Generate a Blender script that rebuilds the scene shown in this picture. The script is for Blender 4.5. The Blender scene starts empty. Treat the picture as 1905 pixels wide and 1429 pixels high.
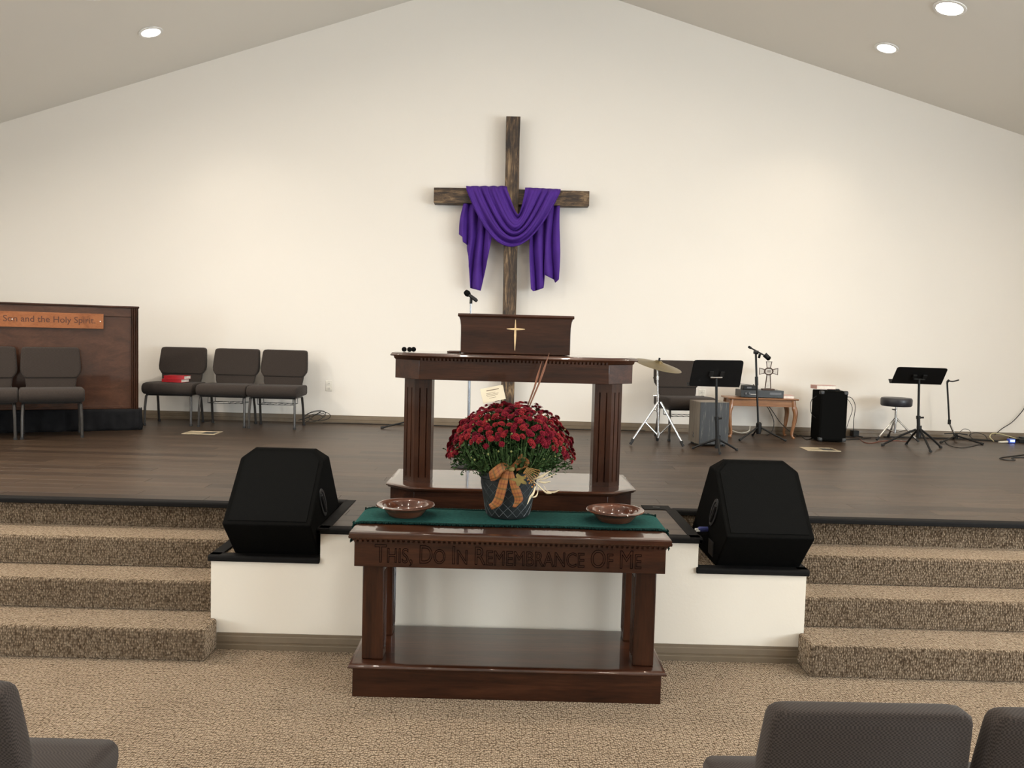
import bpy, bmesh, math, random
from mathutils import Vector, Matrix
R = math.radians
sin, cos, pi = math.sin, math.cos, math.pi
random.seed(7)
scene = bpy.context.scene
COL = scene.collection

# ------------------------------------------------------------------ camera
W_, H_, F_ = 1905.0, 1429.0, 1541.0
EYE = Vector((0, 0, 1.68))
roll, yaw, pitch = R(1.5), R(0.1), R(3.43)
FW = Vector((sin(yaw) * cos(pitch), cos(yaw) * cos(pitch), -sin(pitch)))
R0 = Vector((cos(yaw), -sin(yaw), 0)); U0 = R0.cross(FW)
RT = R0 * cos(roll) + U0 * sin(roll); UP = U0 * cos(roll) - R0 * sin(roll)
cam_data = bpy.data.cameras.new('camera'); cam = bpy.data.objects.new('camera', cam_data); COL.objects.link(cam)
m = Matrix((RT, UP, -FW)).transposed().to_4x4(); m.translation = EYE
cam.matrix_world = m
cam_data.sensor_width = 36; cam_data.lens = 36 * F_ / W_; cam_data.clip_start = 0.05; cam_data.clip_end = 100
scene.camera = cam
# ------------------------------------------------------------------ world, exposure
vs = scene.view_settings
vs.view_transform = 'Standard'; vs.look = 'None'; vs.gamma = 1; vs.use_curve_mapping = False
vs.exposure = 0.23
world = bpy.data.worlds.new('sky'); scene.world = world; world.use_nodes = True
bg = world.node_tree.nodes['Background']
bg.inputs[0].default_value = (0.86, 0.93, 1.0, 1); bg.inputs[1].default_value = 25.0
CAN_W = 30.0          # one added ceiling can out of view
FLOOD_W = 6.0        # the brighter cans over the stage front

def _ray(x, y): return FW + RT * ((x - W_ / 2) / F_) - UP * ((y - H_ / 2) / F_)
def at(x, y, Y):      # measured point of the place on the plane y = Y
    d = _ray(x, y); return EYE + d * (Y / d.y)
def atz(x, y, z):     # measured point on a level surface
    d = _ray(x, y); return EYE + d * ((z - EYE.z) / d.z)

S = 0.65              # stage height
CX = 0.018            # centre line of the furniture
WALL_Y = 9.15

# ------------------------------------------------------------------ materials
def new_mat(name):
    m = bpy.data.materials.new(name); m.use_nodes = True
    nt = m.node_tree; b = nt.nodes['Principled BSDF']
    return m, nt, b
def N(nt, typ, **kw):
    n = nt.nodes.new(typ)
    for k, v in kw.items():
        if hasattr(n, k): setattr(n, k, v)
    return n
def coords(nt, scale=(1, 1, 1), space='Object', rot=(0, 0, 0)):
    tc = N(nt, 'ShaderNodeTexCoord'); mp = N(nt, 'ShaderNodeMapping')
    if space == 'World':
        g = N(nt, 'ShaderNodeNewGeometry'); nt.links.new(g.outputs['Position'], mp.inputs[0])
    else:
        nt.links.new(tc.outputs[space], mp.inputs[0])
    mp.inputs['Scale'].default_value = scale; mp.inputs['Rotation'].default_value = rot
    return mp.outputs[0]
def ramp(nt, fac, stops):
    r = N(nt, 'ShaderNodeValToRGB'); nt.links.new(fac, r.inputs[0])
    e = r.color_ramp.elements
    while len(e) < len(stops): e.new(0.5)
    for i, (p, c) in enumerate(stops): e[i].position = p; e[i].color = (*c, 1)
    return r.outputs[0]
def noise(nt, vec, scale, detail=4, rough=.5, dist=0):
    n = N(nt, 'ShaderNodeTexNoise'); nt.links.new(vec, n.inputs['Vector'])
    n.inputs['Scale'].default_value = scale; n.inputs['Detail'].default_value = detail
    n.inputs['Roughness'].default_value = rough; n.inputs['Distortion'].default_value = dist
    return n.outputs['Fac']
def bump(nt, b, h, strength=.3, dist=.01):
    n = N(nt, 'ShaderNodeBump'); n.inputs['Strength'].default_value = strength; n.inputs['Distance'].default_value = dist
    nt.links.new(h, n.inputs['Height']); nt.links.new(n.outputs[0], b.inputs['Normal'])
def math_(nt, op, a, b_=None):
    n = N(nt, 'ShaderNodeMath', operation=op)
    for i, v in enumerate((a, b_)):
        if v is None: continue
        if isinstance(v, (int, float)): n.inputs[i].default_value = v
        else: nt.links.new(v, n.inputs[i])
    return n.outputs[0]
def mixc(nt, fac, c1, c2, mode='MIX'):
    n = N(nt, 'ShaderNodeMix', data_type='RGBA', blend_type=mode)
    for sock, v in ((n.inputs[0], fac), (n.inputs[6], c1), (n.inputs[7], c2)):
        if isinstance(v, (int, float)): sock.default_value = v
        elif isinstance(v, tuple): sock.default_value = (*v, 1)
        else: nt.links.new(v, sock)
    return n.outputs[2]
MATS = {}
def plain(name, col, rough=.6, metal=0, var=.12, nscale=30, bmp=0, bscale=200, spec=.5, coat=0, sheen=0):
    m, nt, b = new_mat(name)
    v = coords(nt); n = noise(nt, v, nscale)
    c1 = tuple(x * (1 - var) for x in col); c2 = tuple(min(1, x * (1 + var)) for x in col)
    nt.links.new(ramp(nt, n, [(.3, c1), (.7, c2)]), b.inputs['Base Color'])
    b.inputs['Roughness'].default_value = rough; b.inputs['Metallic'].default_value = metal
    b.inputs['Specular IOR Level'].default_value = spec; b.inputs['Coat Weight'].default_value = coat
    b.inputs['Sheen Weight'].default_value = sheen
    if bmp: bump(nt, b, noise(nt, v, bscale, 2), bmp, .002)
    MATS[name] = m; return m
def wood(name, dark, mid, light, axis='x', rough=.28, scale=1.0, coat=.3, rings=5.0):
    m, nt, b = new_mat(name)
    s = {'x': (.5, 5, 5), 'z': (5, 5, .5), 'y': (5, .5, 5)}[axis]
    v = coords(nt, tuple(k * scale for k in s), 'World')
    n1 = noise(nt, v, rings * .35, 6, .6, 1.2); 
    fine = coords(nt, tuple(k * scale * 14 for k in s), 'World'); n2 = noise(nt, fine, 1.6, 3, .6)
    mm = math_(nt, 'ADD', math_(nt, 'MULTIPLY', n1, .72), math_(nt, 'MULTIPLY', n2, .28))
    nt.links.new(ramp(nt, mm, [(.33, dark), (.5, mid), (.68, light)]), b.inputs['Base Color'])
    b.inputs['Roughness'].default_value = rough; b.inputs['Coat Weight'].default_value = coat; b.inputs['Coat Roughness'].default_value = .04
    bump(nt, b, n2, .06, .002); b.inputs['Specular IOR Level'].default_value = .22
    MATS[name] = m; return m

# painted wall
def paint(name, col, bs=.12):
    m, nt, b = new_mat(name)
    v = coords(nt, space='World')
    nt.links.new(ramp(nt, noise(nt, v, .8), [(.3, tuple(c * .985 for c in col)), (.7, col)]), b.inputs['Base Color'])
    b.inputs['Roughness'].default_value = .75; b.inputs['Specular IOR Level'].default_value = .25
    bump(nt, b, noise(nt, v, 90, 3), bs, .003); MATS[name] = m; return m
paint('wall', (.80, .755, .69)); paint('ceil', (.79, .75, .68)); paint('facewall', (.75, .685, .59))
wood('mahogany_x', (.0095, .0032, .0016), (.032, .0102, .0042), (.064, .0215, .009), 'x', .38, 1.0, .22)
wood('mahogany_top', (.0125, .0041, .002), (.04, .0125, .0052), (.076, .025, .0105), 'x', .3, 1.0, 1.0)
wood('mahogany_z', (.010, .0033, .0016), (.031, .0098, .004), (.06, .0195, .008), 'z', .35, 1.0, .3)
wood('screen_wood', (.034, .0125, .0065), (.056, .0215, .0105), (.082, .033, .0165), 'x', .35, .9, .5)
wood('plaque_wood', (.16, .055, .022), (.27, .1, .04), (.33, .13, .055), 'x', .4, 1.0, 0)
wood('oak', (.16, .07, .03), (.27, .125, .055), (.36, .18, .085), 'x', .35, 1.5)
wood('oak_leg', (.15, .065, .028), (.25, .115, .05), (.34, .165, .08), 'z', .35, 1.5)
wood('cajon_side', (.12, .098, .075), (.17, .142, .112), (.22, .19, .15), 'z', .5, 1.5, 0)
# rough stained timber of the cross
def rough_timber(name, axis):
    m, nt, b = new_mat(name)
    s = {'x': (1.2, 9, 9), 'z': (9, 9, 1.2)}[axis]
    v = coords(nt, s, 'World'); n = noise(nt, v, 2.6, 9, .72, 1.2)
    v2 = coords(nt, (3, 3, 3), 'World'); n2 = noise(nt, v2, 2, 3)
    mm = math_(nt, 'ADD', math_(nt, 'MULTIPLY', n, .75), math_(nt, 'MULTIPLY', n2, .25))
    nt.links.new(ramp(nt, mm, [(.38, (.010, .006, .0035)), (.47, (.034, .019, .0095)), (.54, (.095, .056, .027)), (.64, (.30, .20, .105))]), b.inputs['Base Color'])
    b.inputs['Roughness'].default_value = .6; bump(nt, b, n, .6, .01); MATS[name] = m
rough_timber('timber_z', 'z'); rough_timber('timber_x', 'x')
# loop pile carpet
def carpet(name, c_dark, c_mid, c_light):
    m, nt, b = new_mat(name)
    v = coords(nt, (1, 1, 1), 'World')
    wob = N(nt, 'ShaderNodeTexNoise'); nt.links.new(v, wob.inputs['Vector']); wob.inputs['Scale'].default_value = 25
    add = N(nt, 'ShaderNodeMixRGB', blend_type='ADD'); add.inputs[0].default_value = .006
    nt.links.new(v, add.inputs[1]); nt.links.new(wob.outputs['Color'], add.inputs[2])
    vo = N(nt, 'ShaderNodeTexVoronoi'); mp = N(nt, 'ShaderNodeMapping'); mp.inputs['Scale'].default_value = (112, 78, 74)
    nt.links.new(add.outputs[0], mp.inputs[0]); nt.links.new(mp.outputs[0], vo.inputs['Vector']); vo.inputs['Scale'].default_value = 1
    vo.inputs['Randomness'].default_value = .6
    hue = math_(nt, 'ADD', math_(nt, 'MULTIPLY', noise(nt, v, 70, 3, .7), .85), math_(nt, 'MULTIPLY', noise(nt, v, 3, 3), .15))
    base = ramp(nt, hue, [(.35, c_dark), (.5, c_mid), (.68, c_light)])
    gap = ramp(nt, vo.outputs['Distance'], [(.32, (1, 1, 1)), (.78, (.3, .26, .22))])
    nt.links.new(mixc(nt, 1.0, base, gap, 'MULTIPLY'), b.inputs['Base Color'])
    b.inputs['Roughness'].default_value = .95; b.inputs['Specular IOR Level'].default_value = .1
    b.inputs['Sheen Weight'].default_value = 1.0; b.inputs['Sheen Roughness'].default_value = .55; nt.links.new(mixc(nt, 1.0, ramp(nt, hue, [(.35, (.62, .47, .33)), (.5, (.88, .69, .5)), (.68, (1, .84, .64))]), gap, 'MULTIPLY'), b.inputs['Sheen Tint'])
    inv = math_(nt, 'SUBTRACT', 1.0, vo.outputs['Distance']); bump(nt, b, inv, 1.0, .012); MATS[name] = m
carpet('carpet', (.075, .053, .034), (.145, .104, .069), (.24, .178, .12))
# vinyl plank floor: one tone for each plank
PW, PL = .1375, 1.22
def planks_mat():
    m, nt, b = new_mat('vinyl_plank')
    g = N(nt, 'ShaderNodeNewGeometry'); sx = N(nt, 'ShaderNodeSeparateXYZ'); nt.links.new(g.outputs['Position'], sx.inputs[0])
    row = math_(nt, 'FLOOR', math_(nt, 'DIVIDE', math_(nt, 'SUBTRACT', sx.outputs[1], 4.29), PW))
    off = math_(nt, 'FRACT', math_(nt, 'MULTIPLY', row, .37))
    colm = math_(nt, 'FLOOR', math_(nt, 'ADD', math_(nt, 'DIVIDE', sx.outputs[0], PL), off))
    cx = N(nt, 'ShaderNodeCombineXYZ'); nt.links.new(row, cx.inputs[0]); nt.links.new(colm, cx.inputs[1])
    wn = N(nt, 'ShaderNodeTexWhiteNoise'); nt.links.new(cx.outputs[0], wn.inputs['Vector'])
    sh = N(nt, 'ShaderNodeVectorMath', operation='SCALE'); nt.links.new(wn.outputs['Color'], sh.inputs[0]); sh.inputs['Scale'].default_value = 9
    ad = N(nt, 'ShaderNodeVectorMath', operation='ADD'); nt.links.new(g.outputs['Position'], ad.inputs[0]); nt.links.new(sh.outputs[0], ad.inputs[1])
    mp = N(nt, 'ShaderNodeMapping'); mp.inputs['Scale'].default_value = (1.3, 26, 1); nt.links.new(ad.outputs[0], mp.inputs[0])
    gr = noise(nt, mp.outputs[0], 1.6, 7, .65, .6)
    tone = math_(nt, 'ADD', math_(nt, 'MULTIPLY', gr, .75), math_(nt, 'MULTIPLY', wn.outputs['Value'], .25))
    nt.links.new(ramp(nt, tone, [(.28, (.018, .010, .0058)), (.5, (.042, .0255, .015)), (.72, (.082, .053, .033))]), b.inputs['Base Color'])
    b.inputs['Roughness'].default_value = .40; b.inputs['Specular IOR Level'].default_value = .38
    bump(nt, b, gr, .12, .002); MATS['vinyl_plank'] = m
planks_mat()
# woven upholstery
def weave(name, c1, c2, sc=190):
    m, nt, b = new_mat(name)
    v = coords(nt, (sc, sc, sc))
    ch = N(nt, 'ShaderNodeTexChecker'); nt.links.new(v, ch.inputs['Vector']); ch.inputs['Scale'].default_value = 1
    n = noise(nt, coords(nt), 60, 3)
    col = mixc(nt, ch.outputs['Fac'], c1, c2); col = mixc(nt, math_(nt, 'MULTIPLY', n, .35), col, tuple(x * .6 for x in c1))
    nt.links.new(col, b.inputs['Base Color']); b.inputs['Roughness'].default_value = .9; b.inputs['Sheen Weight'].default_value = .06
    b.inputs['Specular IOR Level'].default_value = .2
    bump(nt, b, ch.outputs['Fac'], .35, .002); MATS[name] = m
weave('chair_fabric', (.024, .018, .015), (.054, .0415, .0345))
plain('chair_metal', (.065, .060, .056), .4, .7, .1)
plain('rubber', (.012, .012, .012), .7)
plain('nosing', (.0065, .0058, .0055), .7, 0, .15, 40, 0, 1, .12)
plain('plastic_black', (.007, .007, .0072), .5, 0, .1, 30, 0, 1, .3)
plain('black_carpet', (.0042, .0041, .0038), .95, 0, .2, 90, .5, 400, .04)
plain('black_grille', (.0042, .0042, .004), .85, 0, .3, 300, .4, 500, .05)
plain('handle_black', (.02, .021, .022), .4)
plain('black_cloth', (.011, .011, .012), .92, 0, .2, 20, .3, 300, .1)
plain('chrome', (.62, .62, .62), .16, 1, .04)
plain('steel', (.30, .31, .33), .25, 1, .05)
plain('steel_dark', (.028, .028, .028), .4, .5)
plain('brass', (.21, .165, .085), .38, 1, .15, 8)
plain('brass_plate', (.50, .42, .29), .4, .6, .1)
plain('gold', (.78, .58, .33), .35, .55, .08)
plain('purple', (.068, .021, .22), .7, 0, .1, 6, .1, 250, .2)
plain('green_cloth', (.013, .062, .055), .9, 0, .22, 60, .5, 180, .08)
plain('green_fringe', (.003, .02, .017), .95, 0, .3, 60, 0, 1, .1)
wood('bowl_wood', (.034, .0105, .005), (.078, .026, .0125), (.135, .05, .025), 'x', .28, 2.2, .8)
plain('pot', (.015, .017, .017), .55, 0, .25, 18, .15, 80, .25)
plain('pot_lattice', (.042, .046, .048), .45, 0, .15, 30)
plain('soil', (.02, .013, .009), .95)
plain('leaf', (.026, .055, .016), .7, 0, .35, 35, 0, 1, .12)
plain('stem', (.06, .10, .035), .7, 0, .2, 30, 0, 1, .1)
plain('petal', (.155, .008, .018), .7, 0, .3, 40, 0, 1, .08)
plain('petal_deep', (.085, .004, .012), .7, 0, .3, 40, 0, 1, .08)
plain('petal_warm', (.215, .016, .020), .7, 0, .25, 40, 0, 1, .08)
plain('bud', (.16, .17, .05), .6)
plain('husk', (.68, .57, .38), .7, 0, .15, 20)
plain('berry', (.42, .19, .05), .5)
plain('dry_leaf', (.19, .14, .035), .7, 0, .3, 25)
plain('cone', (.33, .19, .06), .7)
plain('reed', (.17, .065, .03), .7, 0, .3, 15)
plain('paper', (.72, .62, .45), .8, 0, .04, 10)
plain('ink', (.16, .10, .06), .8)
plain('white_paper', (.75, .70, .62), .8)
plain('red_cover', (.40, .014, .02), .4)
plain('pink_cover', (.52, .30, .26), .5)
plain('outlet', (.74, .70, .62), .45)
plain('dark_slot', (.03, .028, .025), .6)
plain('baseboard', (.16, .12, .078), .45, 0, .08, 12)
plain('carved', (.0035, .0013, .0009), .9, 0, .1, 30, 0, 1, .05)
plain('dark_letters', (.075, .024, .012), .7)
plain('throne_vinyl', (.022, .021, .026), .4)
plain('cable_black', (.014, .013, .012), .55)
plain('cable_white', (.66, .62, .52), .5)
plain('cable_red', (.16, .045, .025), .55)
plain('cable_yellow', (.52, .46, .25), .5)
plain('blue_plastic', (.03, .07, .45), .3)
plain('blue_tape', (.05, .06, .20), .5)
plain('wire_brown', (.055, .026, .015), .5, .3)
plain('pale_glass', (.55, .50, .44), .35)
plain('device', (.016, .017, .017), .4)
plain('display', (.10, .10, .105), .3)
plain('white_trim', (.80, .78, .74), .5)
def cajon_front():
    m, nt, b = new_mat('cajon_front')
    v = coords(nt, (60, 60, 3.2)); n = noise(nt, v, 1.5, 5, .7)
    nt.links.new(ramp(nt, n, [(.52, (.009, .0085, .008)), (.60, (.024, .022, .019)), (.70, (.18, .16, .13))]), b.inputs['Base Color'])
    b.inputs['Roughness'].default_value = .5; MATS['cajon_front'] = m
cajon_front()
def plaid():
    m, nt, b = new_mat('plaid')
    tc = N(nt, 'ShaderNodeUVMap'); sp = N(nt, 'ShaderNodeSeparateXYZ'); nt.links.new(tc.outputs[0], sp.inputs[0])
    def stripes(sock, freq, lo):
        s = math_(nt, 'FRACT', math_(nt, 'MULTIPLY', sock, freq)); return math_(nt, 'GREATER_THAN', s, lo)
    a = stripes(sp.outputs[0], 3, .66); c = stripes(sp.outputs[1], 9, .66); d = stripes(sp.outputs[1], 4.5, .84)
    col = mixc(nt, math_(nt, 'MULTIPLY', math_(nt, 'ADD', a, c), .45), (.29, .105, .022), (.15, .032, .011))
    col = mixc(nt, math_(nt, 'MULTIPLY', d, .6), col, (.10, .08, .02))
    nt.links.new(col, b.inputs['Base Color']); b.inputs['Roughness'].default_value = .7; MATS['plaid'] = m
plaid()
def glass_mat():
    m, nt, b = new_mat('window_glass'); out = nt.nodes['Material Output']
    t = N(nt, 'ShaderNodeBsdfTransparent'); t.inputs[0].default_value = (.95, .97, .97, 1); g = N(nt, 'ShaderNodeBsdfGlossy'); g.inputs['Roughness'].default_value = .02
    mx = N(nt, 'ShaderNodeMixShader'); mx.inputs[0].default_value = .06
    nt.links.new(t.outputs[0], mx.inputs[1]); nt.links.new(g.outputs[0], mx.inputs[2]); nt.links.new(mx.outputs[0], out.inputs[0]); MATS['window_glass'] = m
glass_mat()
def emit(name, col, st):
    m, nt, b = new_mat(name); b.inputs['Base Color'].default_value = (.8, .8, .8, 1)
    b.inputs['Emission Color'].default_value = (*col, 1); b.inputs['Emission Strength'].default_value = st; MATS[name] = m
emit('lamp_lens', (1, .95, .87), 6.0); emit('blue_led', (.1, .25, 1), 1.5); emit('flood_lens', (1, .93, .82), 12.0)

# ------------------------------------------------------------------ mesh helpers
class MB:
    def __init__(s): s.v = []; s.f = []; s.uv = None
    def add(s, vs, fs):
        o = len(s.v); s.v += [tuple(p) for p in vs]; s.f += [tuple(i + o for i in f) for f in fs]; return s
    def box(s, x0, x1, y0, y1, z0, z1):
        return s.add([(x0, y0, z0), (x1, y0, z0), (x1, y1, z0), (x0, y1, z0), (x0, y0, z1), (x1, y0, z1), (x1, y1, z1), (x0, y1, z1)],
                     [(0, 3, 2, 1), (4, 5, 6, 7), (0, 1, 5, 4), (1, 2, 6, 5), (2, 3, 7, 6), (3, 0, 4, 7)])
    def prism(s, poly, axis, a0, a1):
        n = len(poly)
        def p(q, a): return {'x': (a, q[0], q[1]), 'y': (q[0], a, q[1]), 'z': (q[0], q[1], a)}[axis]
        vs = [p(q, a0) for q in poly] + [p(q, a1) for q in poly]
        fs = [tuple(range(n))[::-1], tuple(range(n, 2 * n))] + [(i, (i + 1) % n, n + (i + 1) % n, n + i) for i in range(n)]
        return s.add(vs, fs)
    def loft(s, rings, caps=True, closed=False):
        n = len(rings[0]); vs = [p for r in rings for p in r]; fs = []
        k = len(rings)
        for j in range(k if closed else k - 1):
            a, b2 = j * n, ((j + 1) % k) * n
            fs += [(a + i, a + (i + 1) % n, b2 + (i + 1) % n, b2 + i) for i in range(n)]
        if caps and not closed: fs += [tuple(range(n))[::-1], tuple(range((k - 1) * n, k * n))]
        return s.add(vs, fs)
    def tube(s, pts, r, n=8, closed=False):
        pts = [Vector(p) for p in pts]; k = len(pts); rings = []; prev = None
        rr = r if isinstance(r, (list, tuple)) else [r] * k
        for i, p in enumerate(pts):
            a = pts[(i - 1) % k] if (closed or i > 0) else p; c = pts[(i + 1) % k] if (closed or i < k - 1) else p
            t = (c - a); t = t.normalized() if t.length > 1e-9 else Vector((0, 0, 1))
            if prev is None:
                u = t.orthogonal().normalized()
            else:
                u = prev - t * prev.dot(t)
                u = u.normalized() if u.length > 1e-6 else t.orthogonal().normalized()
            prev = u; w = t.cross(u)
            rings.append([p + (u * cos(2 * pi * j / n) + w * sin(2 * pi * j / n)) * rr[i] for j in range(n)])
        return s.loft(rings, True, closed)
    def lathe(s, prof, n=32, c=(0, 0, 0)):
        rings = [[(c[0] + r * cos(2 * pi * j / n), c[1] + r * sin(2 * pi * j / n), c[2] + z) for j in range(n)] for r, z in prof]
        return s.loft(rings, True)
    def grid(s, fn, nu, nv, uv=False):
        vs = [fn(i / (nu - 1), j / (nv - 1)) for j in range(nv) for i in range(nu)]
        fs = [(j * nu + i, j * nu + i + 1, (j + 1) * nu + i + 1, (j + 1) * nu + i) for j in range(nv - 1) for i in range(nu - 1)]
        if uv: s.uv = [(i / (nu - 1), j / (nv - 1)) for j in range(nv) for i in range(nu)]
        return s.add(vs, fs)
    def xf(s, M, start=0):
        s.v = s.v[:start] + [tuple(M @ Vector(p)) for p in s.v[start:]]; return s
    def mesh(s, name, mat, smooth=35):
        me = bpy.data.meshes.new(name); me.from_pydata(s.v, [], s.f)
        if s.uv:
            ul = me.uv_layers.new(name='UVMap')
            for lp in me.loops: ul.data[lp.index].uv = s.uv[lp.vertex_index]
        bm = bmesh.new(); bm.from_mesh(me); bmesh.ops.recalc_face_normals(bm, faces=bm.faces); bm.to_mesh(me); bm.free()
        me.materials.append(MATS[mat])
        if smooth:
            me.shade_smooth(); me.set_sharp_from_angle(angle=R(smooth))
        return me
    def build(s, name, mat, parent=None, smooth=35, bevel=0, seg=2, solid=0, loc=None, kind=None, sub=0):
        o = bpy.data.objects.new(name, s.mesh(name, mat, smooth)); COL.objects.link(o)
        if parent: o.parent = parent
        if loc: o.location = loc
        if solid:
            md = o.modifiers.new('thickness', 'SOLIDIFY'); md.thickness = solid; md.offset = 0
        if sub:
            md = o.modifiers.new('subdivision', 'SUBSURF'); md.levels = sub; md.render_levels = sub
        if bevel:
            md = o.modifiers.new('bevel', 'BEVEL'); md.width = bevel; md.segments = seg; md.limit_method = 'ANGLE'; md.angle_limit = R(40); md.harden_normals = False
        if kind: o['kind'] = kind
        return o
def tag(o, label, cat, group=None):
    o['label'] = label; o['category'] = cat
    if group: o['group'] = group
    return o
def thing(name, label, cat, loc=(0, 0, 0), rz=0, group=None):
    o = bpy.data.objects.new(name, None); COL.objects.link(o); o.empty_display_size = .1
    o.location = loc; o.rotation_euler = (0, 0, rz); return tag(o, label, cat, group)
def dup(root, loc, rz, label, group=None):
    r = root.copy(); COL.objects.link(r); r.location = loc; r.rotation_euler = (0, 0, rz); r['label'] = label
    if group: r['group'] = group
    for ch in list(root.children):
        c = ch.copy(); COL.objects.link(c); c.parent = r
        for g in list(ch.children):
            d = g.copy(); COL.objects.link(d); d.parent = c
    return r
def struct(o): o['kind'] = 'structure'; return o
def text_mesh(name, body, size, mat, parent=None, bevel=0, extrude=.0008, outline=False, smallcaps=False, align='CENTER', shear=0, width=None, offset=0):
    cu = bpy.data.curves.new(name, 'FONT'); cu.body = body; cu.size = size; cu.align_x = align; cu.align_y = 'BOTTOM_BASELINE'; cu.shear = shear; cu.offset = offset
    cu.resolution_u = 4
    if smallcaps:
        cu.small_caps_scale = .8
        for i, ch in enumerate(body): cu.body_format[i].use_small_caps = True
    if outline: cu.fill_mode = 'NONE'; cu.bevel_depth = bevel; cu.bevel_resolution = 1
    else: cu.extrude = extrude
    tmp = bpy.data.objects.new(name, cu); COL.objects.link(tmp)
    dg = bpy.context.evaluated_depsgraph_get(); me = bpy.data.meshes.new_from_object(tmp.evaluated_get(dg)); bpy.data.objects.remove(tmp)
    if width:
        xs = [v.co.x for v in me.vertices]; k = width / (max(xs) - min(xs)); c = (max(xs) + min(xs)) / 2 if align == 'CENTER' else max(xs)
        for v in me.vertices: v.co.x = (v.co.x - c) * k
    me.materials.clear(); me.materials.append(MATS[mat])
    o = bpy.data.objects.new(name, me); COL.objects.link(o)
    if parent: o.parent = parent
    return o
def bez(p0, p1, p2, n):
    p0, p1, p2 = Vector(p0), Vector(p1), Vector(p2)
    return [p0 * (1 - t) ** 2 + p1 * 2 * t * (1 - t) + p2 * t * t for t in [i / (n - 1) for i in range(n)]]
def spline(pts, n=8):
    P = [Vector(p) for p in pts]; P = [P[0] * 2 - P[1]] + P + [P[-1] * 2 - P[-2]]; out = []
    for i in range(1, len(P) - 2):
        for k in range(n):
            t = k / n; a, b, c, d = P[i - 1], P[i], P[i + 1], P[i + 2]
            out.append(.5 * ((2 * b) + (c - a) * t + (2 * a - 5 * b + 4 * c - d) * t * t + (3 * b - a - 3 * c + d) * t ** 3))
    out.append(P[-2]); return out

# ------------------------------------------------------------------ room shell
X0, X1, YB = -7.5, 7.5, -9.0
PK, SL, SR = 5.613, .319, .296
zl, zr = PK + SL * X0, PK - SR * X1
struct(MB().prism([(X0, -.05), (X1, -.05), (X1, zr), (0, PK), (X0, zl)], 'y', WALL_Y, WALL_Y + .12).build('wall_front', 'wall', smooth=0))
struct(MB().prism([(X0, -.05), (X1, -.05), (X1, zr), (0, PK), (X0, zl)], 'y', YB - .12, YB).build('wall_back', 'wall', smooth=0))
wz0, wz1 = .9, 2.75
WIN_R = [(-6.6, -4.4), (-3.4, -1.2), (-.2, 2.0), (2.6, 4.0)]; ADDED_WIN_L = [(-5.2, -3.6), (-1.2, .4)]  # unseen: right windows inferred from cool reflections, left ones added for more light
nw = 1
for name, xw, sgn, WIN in (('wall_right', X1, 1, WIN_R), ('wall_left', X0, -1, ADDED_WIN_L)):
    zt_w = (zr if sgn > 0 else zl) + .05; xa, xb = (xw, xw + .12) if sgn > 0 else (xw - .12, xw)
    wr = MB(); ys = [YB - .12]
    for a, b in WIN: ys += [a, b]
    ys.append(WALL_Y + .12)
    for i in range(0, len(ys), 2): wr.box(xa, xb, ys[i], ys[i + 1], -.05, zt_w)
    for a, b in WIN: wr.box(xa, xb, a, b, -.05, wz0); wr.box(xa, xb, a, b, wz1, zt_w)
    struct(wr.build(name, 'wall', smooth=0))
    for a, b in WIN:
        w = struct(bpy.data.objects.new('window_%d' % nw, None)); nw += 1; COL.objects.link(w); w.location = (xw, (a + b) / 2, wz0)
        hw = (b - a) / 2; hh = wz1 - wz0
        for y0, y1, z0, z1 in ((-hw, hw, 0, .06), (-hw, hw, hh - .06, hh), (-hw, -hw + .06, .06, hh - .06), (hw - .06, hw, .06, hh - .06), (-.025, .025, .06, hh - .06)):
            MB().box(min(sgn * .02, sgn * .09), max(sgn * .02, sgn * .09), y0, y1, z0, z1).build('window_frame', 'white_trim', w, bevel=.004)
        for s in (-1, 1): MB().box(min(sgn * .05, sgn * .056), max(sgn * .05, sgn * .056), min(s * (hw - .055), s * .02), max(s * (hw - .055), s * .02), .055, hh - .055).build('pane', 'window_glass', w, smooth=0)
        pd = bpy.data.lights.new('sky_portal', 'AREA'); pd.shape = 'RECTANGLE'; pd.size = hh; pd.size_y = b - a; pd.cycles.is_portal = True
        po = bpy.data.objects.new('sky_portal', pd); COL.objects.link(po); po.parent = w; po.location = (sgn * .11, 0, hh / 2); po.rotation_euler = (0, R(90) * sgn, 0)
cl = MB().prism([(X0 - .2, PK + SL * (X0 - .2)), (0, PK), (X1 + .2, PK - SR * (X1 + .2)), (X1 + .2, PK - SR * (X1 + .2) + .12), (0, PK + .12), (X0 - .2, PK + SL * (X0 - .2) + .12)], 'y', YB - .15, WALL_Y + .15)
struct(cl.build('ceiling', 'ceil', smooth=0))
struct(MB().box(X0, X1, YB, WALL_Y, -.06, 0).build('floor', 'carpet', smooth=0))

# baseboards
def baseboard(name, x0, x1, y, z0, h=.085, side=1):
    p = [(y, z0), (y - .016, z0), (y - .016, z0 + h * .3), (y - .0135, z0 + h * .33), (y - .0135, z0 + h * .42), (y - .015, z0 + h * .48), (y - .012, z0 + h * .8), (y - .009, z0 + h * .84), (y - .008, z0 + h), (y, z0 + h)]
    return struct(MB().prism(p, 'x', x0, x1).build(name, 'baseboard', smooth=0))
baseboard('baseboard_front', X0, X1, WALL_Y, S, .085)
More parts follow.
